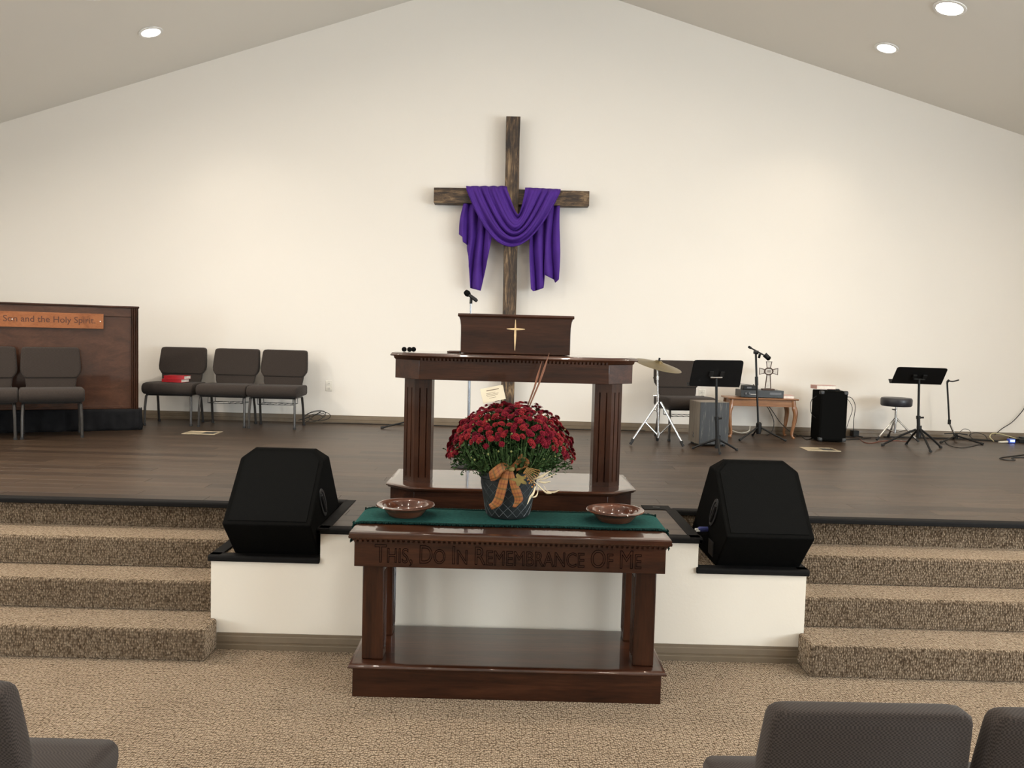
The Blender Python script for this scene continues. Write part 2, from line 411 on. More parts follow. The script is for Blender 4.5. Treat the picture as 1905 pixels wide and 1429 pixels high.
# ------------------------------------------------------------------ stage
FY = 4.25                                   # white face of the stage
TX0, TX1 = -.967, 1.000                     # forward tongue
PX0, PX1 = -1.535, 1.568                    # low speaker platforms beside it
NBY = 4.93                                  # back of the speaker notches
PZ = .485
RIS = [4.06, 4.33, 4.575, 4.86]
stg = MB()
stg.box(X0, PX0, RIS[3] - .01, NBY + .01, 0, S - .02)
stg.box(PX1, X1, RIS[3] - .01, NBY + .01, 0, S - .02)
stg.box(X0, X1, NBY + .01, WALL_Y, 0, S - .02)
stg.box(TX0, TX1, FY, NBY + .01, 0, S - .02)
struct(stg.build('stage_wall', 'facewall', smooth=0))
struct(MB().box(PX0, TX0, FY, NBY + .008, 0, PZ - .012).build('stage_wall.001', 'facewall', smooth=0))
struct(MB().box(TX1, PX1, FY, NBY + .008, 0, PZ - .012).build('stage_wall.002', 'facewall', smooth=0))
struct(MB().box(PX0 + .01, TX0, FY + .02, NBY, PZ - .012, PZ).build('platform_floor', 'carpet', smooth=0))
struct(MB().box(TX1, PX1 - .01, FY + .02, NBY, PZ - .012, PZ).build('platform_floor.001', 'carpet', smooth=0))
baseboard('baseboard_stage', -1.5, 1.54, FY, 0, .085)
# carpeted steps
for side, (xa, xb) in enumerate(((X0, PX0), (PX1, X1))):
    st = struct(bpy.data.objects.new('stair_left' if side == 0 else 'stair_right', None)); COL.objects.link(st)
    for k in range(3):
        x_in = (PX0 + (.035 if k == 0 else 0)) if side == 0 else (PX1 - (.03 if k == 0 else 0))
        a, b = (xa, x_in) if side == 0 else (x_in, xb)
        z1 = S / 4 * (k + 1); z0 = 0 if k == 0 else S / 4 * k
        if k == 0:
            mb = MB()
            if side == 0: mb.prism([(X0, RIS[0]), (x_in, RIS[0]), (x_in, FY), (PX0, FY), (PX0, RIS[3]), (X0, RIS[3])], 'z', 0, z1)
            else: mb.prism([(X1, RIS[0]), (x_in, RIS[0]), (x_in, FY), (PX1, FY), (PX1, RIS[3]), (X1, RIS[3])], 'z', 0, z1)
        else: mb = MB().box(a, b, RIS[k], RIS[3], z0, z1)
        mb.build('step', 'carpet', st, bevel=.018, seg=4)
    MB().box(xa, xb, RIS[3] - .02, RIS[3], S * .75, S - .022).build('riser', 'carpet', st, smooth=0)
for i, (xa, xb) in enumerate(((PX0, TX0), (TX1, PX1))):
    struct(MB().box(xa, xb, NBY, NBY + .01, PZ, S - .022).build('stage_wall.00%d' % (3 + i), 'carpet', smooth=0))
# black edge strips
def nose(name, poly, axis, a0, a1):
    return struct(MB().prism(poly, axis, a0, a1).build(name, 'nosing', smooth=0, bevel=.004))
def nosepoly(e, zt, s=1):   # e = edge of the face; the strip overhangs by 2 cm
    return [(e - .018 * s, zt - .028), (e - .018 * s, zt - .004), (e - .012 * s, zt + .003), (e + .05 * s, zt + .003), (e + .05 * s, zt - .006), (e + .004 * s, zt - .006), (e + .004 * s, zt - .028)]
EY = RIS[3] - .055
nn = 1
for xa, xb, ye in ((X0, PX0, EY), (PX1, X1, EY), (PX0 - .05, TX0, NBY), (TX1, PX1 + .05, NBY)):
    nose('trim_%d' % nn, nosepoly(ye, S), 'x', xa, xb); nn += 1
nose('trim_%d' % nn, nosepoly(PX0, S, -1), 'y', EY, NBY + .04); nn += 1
nose('trim_%d' % nn, nosepoly(PX1, S), 'y', EY, NBY + .04); nn += 1
nose('trim_%d' % nn, nosepoly(FY, S), 'x', TX0 - .018, TX1 + .018); nn += 1
nose('trim_%d' % nn, nosepoly(TX0, S), 'y', FY - .018, NBY + .04); nn += 1
nose('trim_%d' % nn, nosepoly(TX1, S, -1), 'y', FY - .018, NBY + .04); nn += 1
nose('trim_%d' % nn, nosepoly(FY, PZ + .008), 'x', PX0 - .012, TX0 - .002); nn += 1
nose('trim_%d' % nn, nosepoly(FY, PZ + .008), 'x', TX1 - .008, PX1 + .012); nn += 1
nose('trim_%d' % nn, nosepoly(PX0, PZ + .008), 'y', FY, RIS[2] + .01); nn += 1
nose('trim_%d' % nn, nosepoly(PX1, PZ + .008, -1), 'y', FY, RIS[2] + .01); nn += 1
# stage planks
sf = struct(bpy.data.objects.new('stage_floor', None)); COL.objects.link(sf); sf.location = (0, 0, 0)
rest = MB(); cache = {}
nrow = int((WALL_Y - 4.29) / PW) + 1
for r_ in range(nrow):
    y0 = 4.29 + r_ * PW; y1 = min(y0 + PW, WALL_Y)
    off = (r_ * .37) % 1.0
    spans = [(TX0 + .048, TX1 - .048)] if r_ < 4 else [(X0, PX0 - .048), (TX0 + .048, TX1 - .048), (PX1 + .048, X1)] if r_ == 4 else [(X0, X1)]
    cells = [(lo, hi, c) for lo, hi in spans for c in range(math.floor(lo / PL + off), math.ceil(hi / PL + off) + 1)]
    for lo, hi, c in cells:
        a = max(lo, (c - off) * PL) + .0006; b = min(hi, (c + 1 - off) * PL) - .0006
        if b - a > .01:
            near = r_ < 13 and a < .66 * y0 and b > -.66 * y0
            if near:
                key = (round(b - a, 4), round(y1 - y0, 4))
                if key not in cache:
                    lx, ly = b - a, y1 - y0 - .0012
                    cache[key] = MB().box(0, lx, 0, ly, -.018, -.0012).add([(.0012, .0012, 0), (lx - .0012, .0012, 0), (lx - .0012, ly - .0012, 0), (.0012, ly - .0012, 0), (0, 0, -.0012), (lx, 0, -.0012), (lx, ly, -.0012), (0, ly, -.0012)],
                        [(0, 1, 2, 3), (4, 5, 1, 0), (5, 6, 2, 1), (6, 7, 3, 2), (7, 4, 0, 3)]).mesh('plank', 'vinyl_plank', 0)
                o = bpy.data.objects.new('plank', cache[key]); COL.objects.link(o); o.parent = sf; o.location = (a, y0 + .0006, S)
            else: rest.box(a, b, y0 + .0006, y1 - .0006, S - .018, S)
rest.build('plank_field', 'vinyl_plank', sf, smooth=0, kind='stuff')

# ------------------------------------------------------------------ recessed ceiling lights
def can_light(x, y, label, flood=False, group='recessed ceiling lights', far=0):
    s = SL if x < 0 else -SR
    z = PK + (SL * x if x < 0 else -SR * x)
    t = thing('ceiling_light', label, 'light', (x, y, z), 0, group); t.rotation_euler = (0, -math.atan(s), 0)
    r = .105 if flood else .085
    MB().lathe([(r + .03, -.002), (r + .028, -.010), (r + .004, -.012), (r, -.004), (r, .0)], 32).build('trim_ring', 'white_trim', t)
    MB().lathe([(r, -.0035), (r * .6, -.0035), (.001, -.0035)], 32).build('lens', 'flood_lens' if flood else 'lamp_lens', t)
    ld = bpy.data.lights.new('ceiling_lamp', 'AREA'); ld.shape = 'DISK'; ld.size = r * 1.9; ld.energy = FLOOD_W if flood else (4 if not far else CAN_W * far)
    ld.color = (1, .86, .69) if x > 3 else (1, .905, .785); ld.spread = R(95 if not far else 170)
    lo = bpy.data.objects.new('lamp', ld); COL.objects.link(lo); lo.parent = t; lo.location = (0, 0, -.016)
can_light(-3.538, 8.13, 'round white recessed ceiling light on the left slope near the gable wall')
can_light(3.57, 8.23, 'round white recessed ceiling light on the right slope near the gable wall')
can_light(-3.59, 7.17, 'bright recessed ceiling light at the top left edge of the picture', True)
can_light(3.635, 7.19, 'bright recessed ceiling light at the top right with a glow around it', True)
added_rows = ((6.1, .35, 'nearest the stage'), (4.6, 1.3, 'above the stage steps'), (1.6, .5, 'just ahead of the viewer'), (-1.4, .45, 'behind the viewer'), (-4.4, .45, 'in the last row'))  # lamps added out of view to light the stage wall and steps
added_cols = ((-5.7, 'far left'), (-3.6, 'left'), (-1.25, 'left of the ridge'), (1.25, 'right of the ridge'), (3.6, 'right'), (5.7, 'far right'))
for y, k, wy in added_rows:
    for x, wx in added_cols:
        can_light(x, y, 'added recessed ceiling light out of view, %s, %s' % (wy, wx), False, 'added ceiling lights out of view', k * {-5.7: 2.3, -3.6: .9, 5.7: 1.2}.get(x, .75))

# ------------------------------------------------------------------ communion table
def layer(mb, x0, x1, y0, y1, prof):       # moulded slab: prof = [(outset, z)]
    rings = [[(x0 - o, y0 - o, z), (x1 + o, y0 - o, z), (x1 + o, y1 + o, z), (x0 - o, y1 + o, z)] for o, z in prof]
    return mb.loft(rings)
ct = thing('communion_table', 'dark mahogany communion table carved with remembrance text in front of the stage', 'table', (CX, 3.70, 0))
TB0, TB1 = .012, .525                       # plinth front and back in the table's own depth
MB().box(-.709, .709, TB0, TB1, 0, .138).build('plinth', 'mahogany_x', ct, bevel=.003)
layer(MB(), -.709, .709, TB0, TB1 - .012, [(.0, .132), (.012, .136), (.02, .141), (.02, .146), (.014, .154), (.0, .158), (-.012, .158)]).build('plinth_top', 'mahogany_top', ct, smooth=50)
def table_leg(x0, x1, y0, y1, z0, z1):
    mb = MB().box(x0, x1, y0, y1, z0, z1); return mb
for (a, b, c, d) in ((-.677, -.578, .06, .16), (.58, .679, .06, .16), (-.677, -.578, .37, .47), (.58, .679, .37, .47)):
    lg = table_leg(a, b, c, d, .158, .61).build('leg', 'mahogany_z', ct, bevel=.006, seg=3)
    pm = MB()
    for k in range(3):                       # shallow reeds on the inner face
        yy = c + .025 + k * .025
        xx = b if a < 0 else a
        pm.tube([(xx, yy, .2), (xx, yy, .57)], .004, 6)
    pm.build('reeding', 'mahogany_z', lg)
ap = MB(); ap.box(-.706, .706, .0, .03, .612, .74); ap.build('apron', 'mahogany_x', ct, bevel=.002)
MB().box(-.706, .706, .49, .515, .612, .74).build('apron', 'mahogany_x', ct, bevel=.002)
for s in (-1, 1): MB().box(min(s * .706, s * .68), max(s * .706, s * .68), .03, .49, .612, .74).build('apron', 'mahogany_x', ct, bevel=.002)
layer(MB(), -.706, .706, 0, .515, [(.0, .728), (.006, .732), (.008, .738), (.010, .744)]).build('cove_moulding', 'mahogany_x', ct, smooth=50)
dn = MB()
for k in range(62): x = -.70 + k * 1.4 / 61; dn.box(x - .0055, x + .0055, -.012, -.004, .726, .741)
dn.build('dentil_moulding', 'mahogany_x', ct, smooth=0, kind='stuff')
layer(MB(), -.706, .706, 0, .515, [(.010, .742), (.022, .745), (.024, .754), (.021, .760), (.0225, .764), (.019, .7725), (.006, .776), (-.008, .776)]).build('table_top', 'mahogany_top', ct, smooth=50)
tx = text_mesh('lettering', 'This, Do In Remembrance Of Me', .118, 'carved', ct, .0016, outline=True, smallcaps=True, width=1.21)
tx.rotation_euler = (R(90), 0, 0); tx.location = (-.008, -.0004, .634); tx['label'] = 'carved outline lettering'
# runner
RUN0, RUN1 = 3.845, 4.165
def runner_fn(y0, y1, dz=0, xpad=0):
    L, Rr = CX - .73 - xpad, CX + .73 + xpad
    def fn(u, v):
        w = u * (1.46 + .26) - .13          # along the length, 13 cm of hang each side
        y = y0 + (y1 - y0) * v
        wob = .004 * sin(w * 9 + v * 5)
        if w < 0: x, z = L - .006 - .01 * (-w / .13), .7815 + w * .72
        elif w > 1.46: x, z = Rr + .006 + .01 * ((w - 1.46) / .13), .7815 - (w - 1.46) * .72
        else: x, z = L + w, .7815
        if w < .03 and w >= 0: z -= .006 * (1 - w / .03)
        if w > 1.43 and w <= 1.46: z -= .006 * (1 - (1.46 - w) / .03)
        return (x, y + wob, z + dz)
    return fn
rn = thing('table_runner', 'teal green table runner with dark fringe on the communion table', 'table runner', (0, 0, 0))
MB().grid(runner_fn(RUN0, RUN1), 90, 10).build('cloth', 'green_cloth', rn, solid=.004)
for e in (0, 1):
    fr = MB(); fnE = runner_fn(RUN0, RUN1, .001)
    for k in range(800):
        u = k / 799; p = Vector(fnE(u, e)); sgn = -1 if e == 0 else 1
        q = p + Vector((random.uniform(-.004, .004), sgn * random.uniform(.010, .022), random.uniform(-.002, .003)))
        p2 = p - Vector((0, sgn * .008, -.0015))
        fr.tube([p2, (p + q) / 2 + Vector((0, 0, .002)), q], .0026, 4)
    o = fr.build('fringe', 'green_fringe', rn); o['kind'] = 'stuff'; o['label'] = 'dark green tufted fringe'
# offering bowls
def bowl(x, y, label):
    t = thing('offering_bowl', label, 'bowl', (x, y, .784), 0, 'wooden offering bowls')
    MB().lathe([(.001, 0), (.075, 0), (.082, .004), (.098, .024), (.112, .039), (.126, .045), (.140, .050), (.1425, .054), (.140, .058), (.126, .058), (.122, .0555), (.114, .056), (.104, .050), (.094, .030), (.080, .014), (.06, .011), (.001, .011)], 64).build('dish', 'bowl_wood', t, smooth=50)
    MB().lathe([(.001, .0112), (.058, .0112), (.058, .0126), (.001, .0126)], 40).build('felt_pad', 'red_felt', t)
plain('red_felt', (.16, .02, .012), .9)
bowl(-.497, 4.0, 'polished brown wooden offering bowl at the left end of the green runner')
bowl(.527, 4.0, 'polished brown wooden offering bowl at the right end of the green runner')

# ------------------------------------------------------------------ potted chrysanthemum
PCX, PCY, PZ0 = .003, 4.055, .786
pc = thing('potted_chrysanthemum', 'crimson chrysanthemum in a dark lattice pot with plaid bow on the green runner', 'potted plant', (PCX, PCY, PZ0))
pot = MB().lathe([(.001, 0), (.098, 0), (.108, .012), (.126, .10), (.137, .175), (.139, .19), (.146, .196), (.149, .225), (.148, .232), (.138, .232), (.134, .2), (.001, .2)], 48).build('pot', 'pot', pc, smooth=40)
def pot_r(z): return .108 + (z - .012) / .163 * .029
lt = MB()
for k in range(16):
    for s in (-1, 1):
        lt.tube([((pot_r(z) + .0005) * cos(a), (pot_r(z) + .0005) * sin(a), z) for z, a in [(.012 + i / 12 * .163, 2 * pi * k / 16 + s * i / 12 * 1.35) for i in range(13)]], .0019, 5)
lt.build('lattice', 'pot_lattice', pot)
MB().lathe([(.136, .203), (.05, .212), (.001, .214)], 32).build('soil', 'soil', pc)
# dome
def dome(th, ph):                            # th = azimuth, ph = 0 at the top
    rx = .308 * (1 + .04 * sin(3 * th + 1) + .03 * sin(5 * th)); ry = .262 * (1 + .05 * sin(2 * th + 2)); h = .272
    return Vector((rx * sin(ph) * cos(th), ry * sin(ph) * sin(th), .275 + h * (cos(ph) ** 1 if cos(ph) > 0 else cos(ph) * .9) * (1 + .04 * sin(4 * th))))
def flower_mesh(mat, seed):
    rnd = random.Random(seed); mb = MB(); R_ = .0195
    for ring, (n, r0, r1, z0, z1) in enumerate(((12, .2, 1.0, .0, .10), (10, .16, .82, .12, .34), (8, .1, .55, .22, .52))):
        for k in range(n):
            a = 2 * pi * (k + ring * .4) / n + rnd.uniform(-.12, .12); w = .30 if ring < 2 else .24; L = r1 * rnd.uniform(.88, 1.08)
            d = Vector((cos(a), sin(a), 0)); e = Vector((-sin(a), cos(a), 0)); z = Vector((0, 0, 1))
            p = [d * r0 - e * w * .35 + z * z0, d * r0 + e * w * .35 + z * z0, d * L * .75 + e * w * .62 + z * z1, d * L + z * (z1 - .05), d * L * .75 - e * w * .62 + z * z1]
            mb.add([q * R_ for q in p], [(0, 1, 2, 3, 4)])
    mb.lathe([(.3 * R_, .3 * R_), (.2 * R_, .52 * R_), (.01 * R_, .58 * R_)], 6)
    return mb.mesh('flower', mat, 0)
FM = [flower_mesh(('petal', 'petal_deep', 'petal_warm', 'petal')[i], i) for i in range(4)]
spots = []
N_F = 800
for k in range(N_F):
    zc = 1 - (k + .5) / N_F * 1.16; ph = math.acos(max(-1, zc)); th = k * pi * (3 - 5 ** .5) + random.uniform(-.08, .08)
    front = -sin(th)                          # 1 toward the viewer
    lim = 1.40 - .30 * max(0, front) ** 1.5 + .14 * abs(cos(th)) ** 3 + random.uniform(-.09, .09)
    if ph > lim: continue
    p = dome(th, ph) * 1.0; p += Vector((random.gauss(0, .005), random.gauss(0, .005), random.gauss(0, .007)))
    nrm = Vector((sin(ph) * cos(th), sin(ph) * sin(th), cos(ph) + .15)).normalized()
    nrm = (nrm + Vector((random.gauss(0, .22), random.gauss(0, .22), random.gauss(0, .12)))).normalized()
    if random.random() < .05: continue
    spots.append((p, nrm, random.choice((0, 0, 1, 2, 2, 3)), random.uniform(.82, 1.15)))
spots.sort(key=lambda s: s[0].y * 1.0 - s[0].z * .35)
rf = {0: MB(), 1: MB(), 2: MB(), 3: MB()}
for i, (p, nrm, k, sc) in enumerate(spots):
    Mx = Matrix.Translation(p) @ nrm.to_track_quat('Z', 'Y').to_matrix().to_4x4() @ Matrix.Rotation(random.uniform(0, 6), 4, 'Z') @ Matrix.Diagonal((sc, sc, sc, 1))
    if i < 300:
        o = bpy.data.objects.new('flower', FM[k]); COL.objects.link(o); o.parent = pc; o.matrix_local = Mx
    else:
        me = FM[k]; rf[k].add([Mx @ v.co for v in me.vertices], [tuple(pg.vertices) for pg in me.polygons])
for k, mt in ((0, 'petal'), (1, 'petal_deep'), (2, 'petal_warm'), (3, 'petal')):
    if rf[k].v: rf[k].build('blossoms', mt, pc, smooth=0, kind='stuff')
bd = MB()
for k in range(90):
    th = random.uniform(0, 2 * pi); ph = random.uniform(.5, 1.5); p = dome(th, ph) * 1.0 + Vector((0, 0, .004))
    r = random.uniform(.003, .0055); bd.lathe([(.001, -r), (r * .9, -r * .3), (r, .2 * r), (r * .5, r), (.001, r * 1.1)], 6, p)
bd.build('buds', 'bud', pc, kind='stuff')
stm = MB()
for k in range(170):
    th = random.uniform(0, 2 * pi); ph = random.uniform(.35, 1.5); e = dome(th, ph) * .97
    b0 = Vector((.11 * random.random() ** .5 * cos(th), .11 * random.random() ** .5 * sin(th), .205)); mid = Vector((e.x * .62, e.y * .62, .205 + (e.z - .205) * .45))
    stm.tube(bez(b0, mid, e, 5), .0016, 4)
for k in range(110):
    th = random.uniform(pi * .95, pi * 2.05); ph = random.uniform(.95, 1.4); e = dome(th, ph) * 1.0
    b0 = Vector((.125 * cos(th + random.gauss(0, .15)), .12 * sin(th), .215)); mid = Vector((e.x * .86, e.y * .9 - .012, .215 + (e.z - .215) * .38))
    stm.tube(bez(b0, mid, e, 6), .0017, 4)
stm.build('stems', 'stem', pc, kind='stuff')
lf = MB()
for k in range(7500):
    th = random.uniform(0, 2 * pi); t = random.random() ** .55; ph = random.uniform(.2, 1.66)
    e = dome(th, ph); b0 = Vector((e.x * .3, e.y * .3, .21)); p = b0.lerp(e, .12 + .82 * t) + Vector((random.gauss(0, .013), random.gauss(0, .013), random.gauss(0, .012)))
    if p.z < .205: p.z = .205 + random.uniform(-.02, .01) if (p.x ** 2 + p.y ** 2) ** .5 > .15 else .215
    if p.y < -.11 and abs(p.x + .005) < .10 and p.z < .275: continue
    L = random.uniform(.012, .026); w = L * .32; q = Vector((p.x, p.y, .06 + random.gauss(0, .08))).normalized().to_track_quat('X', 'Z').to_matrix().to_4x4()
    Mx = Matrix.Translation(p) @ q @ Matrix.Rotation(random.gauss(0, .6), 4, 'X') @ Matrix.Rotation(random.gauss(0, .5), 4, 'Y') @ Matrix.Rotation(random.gauss(0, .5), 4, 'Z')
    pts = [(0, 0, 0), (L * .3, w * .8, .002), (L * .5, w * .45, .003), (L * .7, w, .002), (L, 0, 0), (L * .7, -w, .002), (L * .5, -w * .45, .003), (L * .3, -w * .8, .002)]
    lf.add([Mx @ Vector(a) for a in pts], [(0, 1, 2, 7), (7, 2, 6), (2, 3, 5, 6), (3, 4, 5)])
lf.build('foliage', 'leaf', pc, smooth=0, kind='stuff')
# bow and trimmings, laid against the front of the pot
def ppt(x, y, Y=3.905): p = at(x, y, Y - .018 if Y < 3.95 else Y); return Vector((p.x - PCX, p.y - PCY, p.z - PZ0))
def ribbon(name, pts, widths, parent, mat='plaid', n=6):
    c = spline(pts, n); k = len(c); ws = []
    for i in range(k):
        t = i / (k - 1) * (len(widths) - 1); a = min(int(t), len(widths) - 2); ws.append(Vector(widths[a]).lerp(Vector(widths[a + 1]), t - a))
    def fn(u, v):
        i = round(v * (k - 1)); p = c[i] + ws[i] * (u - .5); p.y += .004 * sin(u * pi) * -1; return tuple(p)
    return MB().grid(fn, 7, k, uv=True).build(name, mat, parent, solid=.0012)
bow = MB().lathe([(.004, -.014), (.015, -.008), (.017, 0), (.014, .009), (.004, .014)], 12, tuple(ppt(951, 872, 3.885))).build('bow', 'dry_leaf', pc)
px = .00255
def W(dx, dy): return (dx * px, 0, -dy * px)
ribbon('ribbon_tail', [ppt(944, 872, 3.885), ppt(937, 895, 3.885), ppt(932, 915, 3.89), ppt(925, 935, 3.90), ppt(912, 944, 3.91)], [W(10, 3), W(16, 2), W(17, 3), W(16, 8), W(6, 10)], bow)
ribbon('ribbon_tail', [ppt(949, 872, 3.885), ppt(954, 895, 3.885), ppt(961, 915, 3.89), ppt(965, 930, 3.895), ppt(956, 944, 3.90)], [W(8, 0), W(13, -2), W(17, -3), W(16, 0), W(5, 2)], bow)
ribbon('ribbon_loop', [ppt(948, 870, 3.885), ppt(935, 869, 3.865), ppt(921, 880, 3.855), ppt(911, 886, 3.87), ppt(918, 888, 3.888), ppt(945, 876, 3.89)], [W(2, 9), W(5, 17), W(7, 19), W(3, 14), W(4, 13), W(2, 6)], bow)
ribbon('ribbon_loop', [ppt(950, 872, 3.885), ppt(963, 860, 3.87), ppt(973, 849, 3.868), ppt(980, 856, 3.875), ppt(978, 868, 3.885), ppt(960, 874, 3.888)], [W(4, 6), W(9, 3), W(6, 9), W(8, 1), W(9, -2), W(2, 6)], bow)
# maple leaf, seed head, berries, corn husks
ml = ppt(967, 893, 3.88); mlp = []
for k in range(20):
    a = 2 * pi * k / 20; r = (.036, .024, .017, .025)[k % 4] * (1 + .15 * sin(k * 2.3)); mlp.append((ml.x + r * cos(a - .6) * 1.15, ml.z + r * sin(a - .6)))
MB().prism(mlp, 'y', ml.y, ml.y + .002).build('maple_leaf', 'dry_leaf', pc, smooth=0)
sh = MB(); c0 = ppt(978, 874, 3.875); c1 = ppt(998, 888, 3.865)
for i in range(11):
    for j in range(7):
        t = i / 10; w = (.010 + .022 * t) * (1 if t < .95 else .8); p = c0.lerp(c1, t) + Vector(((j - 3) / 3 * w * .6, -.008 * cos((j - 3) / 3 * 1.2), (j - 3) / 3 * w))
        sh.lathe([(.0008, -.0035), (.0034, 0), (.0008, .0035)], 5, p)
sh.build('seed_head', 'cone', pc, kind='stuff')
for x, y in ((977, 886), (982, 893), (985, 899), (990, 906), (975, 880), (988, 895), (994, 902)):
    MB().lathe([(.001, -.0045), (.0042, -.0015), (.0045, .001), (.002, .0045), (.0005, .005)], 8).build('berry', 'berry', pc, loc=tuple(ppt(x, y, 3.87)))
for pts, w in (([(992, 892), (1008, 886), (1024, 876)], 5), ([(990, 893), (1003, 905), (1015, 916), (1026, 918)], 6), ([(996, 905), (992, 918), (986, 926), (981, 938)], 4.5), ([(1001, 906), (1000, 918), (996, 924), (990, 925)], 2.5), ([(1012, 904), (1018, 914), (1030, 916), (1041, 912)], 3), ([(1000, 896), (1012, 898), (1024, 896)], 4), ([(1003, 894), (1018, 889), (1032, 882)], 2)):
    n_ = len(pts)
    ribbon('corn_husk', [ppt(a, b, 3.875 - .012 * i) for i, (a, b) in enumerate(pts)], [W(w * .5, w * .5)] + [W(w * .5, w * .9)] * (n_ - 2) + [W(.5, .6)], pc, 'husk')
# reeds and card
for a, b in (((979, 770), (1022, 657)), ((976, 770), (1008, 672))):
    p, q = ppt(*a, 4.10), ppt(*b, 4.16)
    MB().tube([p, p.lerp(q, .5) + Vector((.006, 0, 0)), p.lerp(q, .72) + Vector((.004, 0, 0)), q], [.003, .0045, .0058, .0008], 8).build('reed', 'reed', pc)
q = [ppt(893, 724, 4.03), ppt(935, 716, 4.05), ppt(941, 742, 4.05), ppt(899, 751, 4.03)]
nq = (q[1] - q[0]).cross(q[3] - q[0]).normalized() * .0012
card = MB().add([p + nq for p in q] + [p - nq for p in q], [(0, 1, 2, 3), (7, 6, 5, 4), (0, 4, 5, 1), (1, 5, 6, 2), (2, 6, 7, 3), (3, 7, 4, 0)]).build('gift_card', 'paper', pc, smooth=0)
card['label'] = 'cream gift card on a wire pick'
ink = MB(); fwd = nq.normalized() * (-.002 if nq.y > 0 else .002)
for (u0, u1, v, th) in ((.25, .8, .18, .05), (.22, .62, .38, .02), (.2, .75, .48, .02), (.22, .7, .58, .02), (.3, .6, .72, .02)):
    def cp(u, v): return q[0].lerp(q[1], u).lerp(q[3].lerp(q[2], u), v) + fwd
    ink.add([cp(u0, v), cp(u1, v), cp(u1, v + th), cp(u0, v + th)], [(0, 1, 2, 3)])
ink.build('print', 'ink', card, smooth=0)
MB().tube(spline([ppt(922, 745, 4.045), ppt(924, 770, 4.05), ppt(928, 800, 4.06)], 4), .0011, 5).build('card_pick', 'stem', pc)

# ------------------------------------------------------------------ pulpit table
pu = thing('pulpit', 'dark mahogany pulpit table with fluted columns and chamfered corners on the stage', 'pulpit', (CX, 4.71, S))
def plan(hw, y0, y1, cxm, cym):
    return [(-hw, y1), (-hw, y0 + cym), (-hw + cxm, y0), (hw - cxm, y0), (hw, y0 + cym), (hw, y1)]
def ploft(mb, hw, y0, y1, prof, cxm=.155, cym=.14):
    return mb.loft([[(x, y, z) for x, y in plan(hw + o, y0 - o, y1 + o, cxm, cym)] for o, z in prof])
ploft(MB(), .715, .02, .63, [(0, 0), (0, .112)]).build('base', 'mahogany_x', pu, bevel=.003)
ploft(MB(), .715, .02, .63, [(.0, .108), (.012, .113), (.014, .119), (.022, .123), (.024, .131), (.018, .136), (.004, .138), (-.01, .138)]).build('base_top', 'mahogany_top', pu, smooth=50)
def column(s):
    # plan with chamfered outer front corner and V flutes; built for the left side, mirrored for the right
    x0, x1, y0, y1, ch = -.652, -.482, .175, .34, .07
    pts_plain = [(x0, y1), (x0, y0 + ch), (x0 + ch, y0), (x1, y0), (x1, y1)]
    def flute(a, b, n):
        a, b = Vector((*a, 0)), Vector((*b, 0)); d = b - a; nn_ = Vector((d.y, -d.x, 0)).normalized() * -.007; out = []
        if nn_.y < 0: nn_ = -nn_
        for k in range(n):
            t = (k + .5) / n * .8 + .1; w = .0038 / d.length
            for tt, dd in ((t - w, 0), (t - w * .5, .8), (t, 1), (t + w * .5, .8), (t + w, 0)): p = a + d * tt + nn_ * dd; out.append((p.x, p.y))
        return out
    pts_fl = [(x0, y1), (x0, y0 + ch)] + flute((x0, y0 + ch), (x0 + ch, y0), 2) + [(x0 + ch, y0)] + flute((x0 + ch, y0), (x1, y0), 2) + [(x1, y0), (x1, y1)]
    mb = MB().prism(pts_plain, 'z', .136, .165).prism(pts_fl, 'z', .165, .70).prism(pts_plain, 'z', .70, .765)
    if s > 0: mb.xf(Matrix.Diagonal((-1, 1, 1, 1)))
    return mb
for s in (-1, 1): column(s).build('column', 'mahogany_z', pu, smooth=0)
ploft(MB(), .699, .03, .62, [(0, .758), (0, .885)]).build('apron', 'mahogany_x', pu, bevel=.002)
ploft(MB(), .699, .03, .62, [(.0, .868), (.006, .873), (.008, .88), (.010, .886)]).build('cove_moulding', 'mahogany_x', pu, smooth=50)
dn = MB()
for k in range(50): x = -.53 + k * 1.06 / 49; dn.box(x - .0055, x + .0055, .018, .027, .868, .882)
dn.build('dentil_moulding', 'mahogany_x', pu, smooth=0, kind='stuff')
ploft(MB(), .699, .03, .62, [(.010, .884), (.026, .888), (.028, .894), (.023, .900), (.02, .906), (.004, .910), (-.01, .910)]).build('pulpit_top', 'mahogany_top', pu, smooth=50)
# lectern desk on it
le = thing('lectern', 'dark wooden slanted lectern with a pale cross standing on the pulpit', 'lectern', (.023, 4.96, S + .912))
fp = [(-.327, 0), (.327, 0), (.328, .05), (.328, .12), (.329, .165), (.333, .195), (.341, .218), (-.341, .218), (-.333, .195), (-.329, .165), (-.328, .12), (-.328, .05)]
MB().prism(fp, 'y', 0, .022).build('front_panel', 'mahogany_x', le, smooth=30, bevel=.002)
for s in (-1, 1): MB().prism([(.022, 0), (.40, 0), (.40, .05), (.022, .212)], 'x', s * .31 - .01, s * .31 + .01).build('side_panel', 'mahogany_x', le, smooth=0)
MB().prism([(.024, .214), (.40, .050), (.40, .066), (.024, .232)], 'x', -.318, .318).build('reading_board', 'mahogany_top', le, bevel=.003)
MB().prism([(-.012, .216), (.024, .216), (.024, .236), (-.010, .236), (-.017, .226)], 'x', -.347, .347).build('top_moulding', 'mahogany_x', le, bevel=.003)
MB().box(-.30, .30, .36, .40, 0, .05).build('back_panel', 'mahogany_x', le, smooth=0)
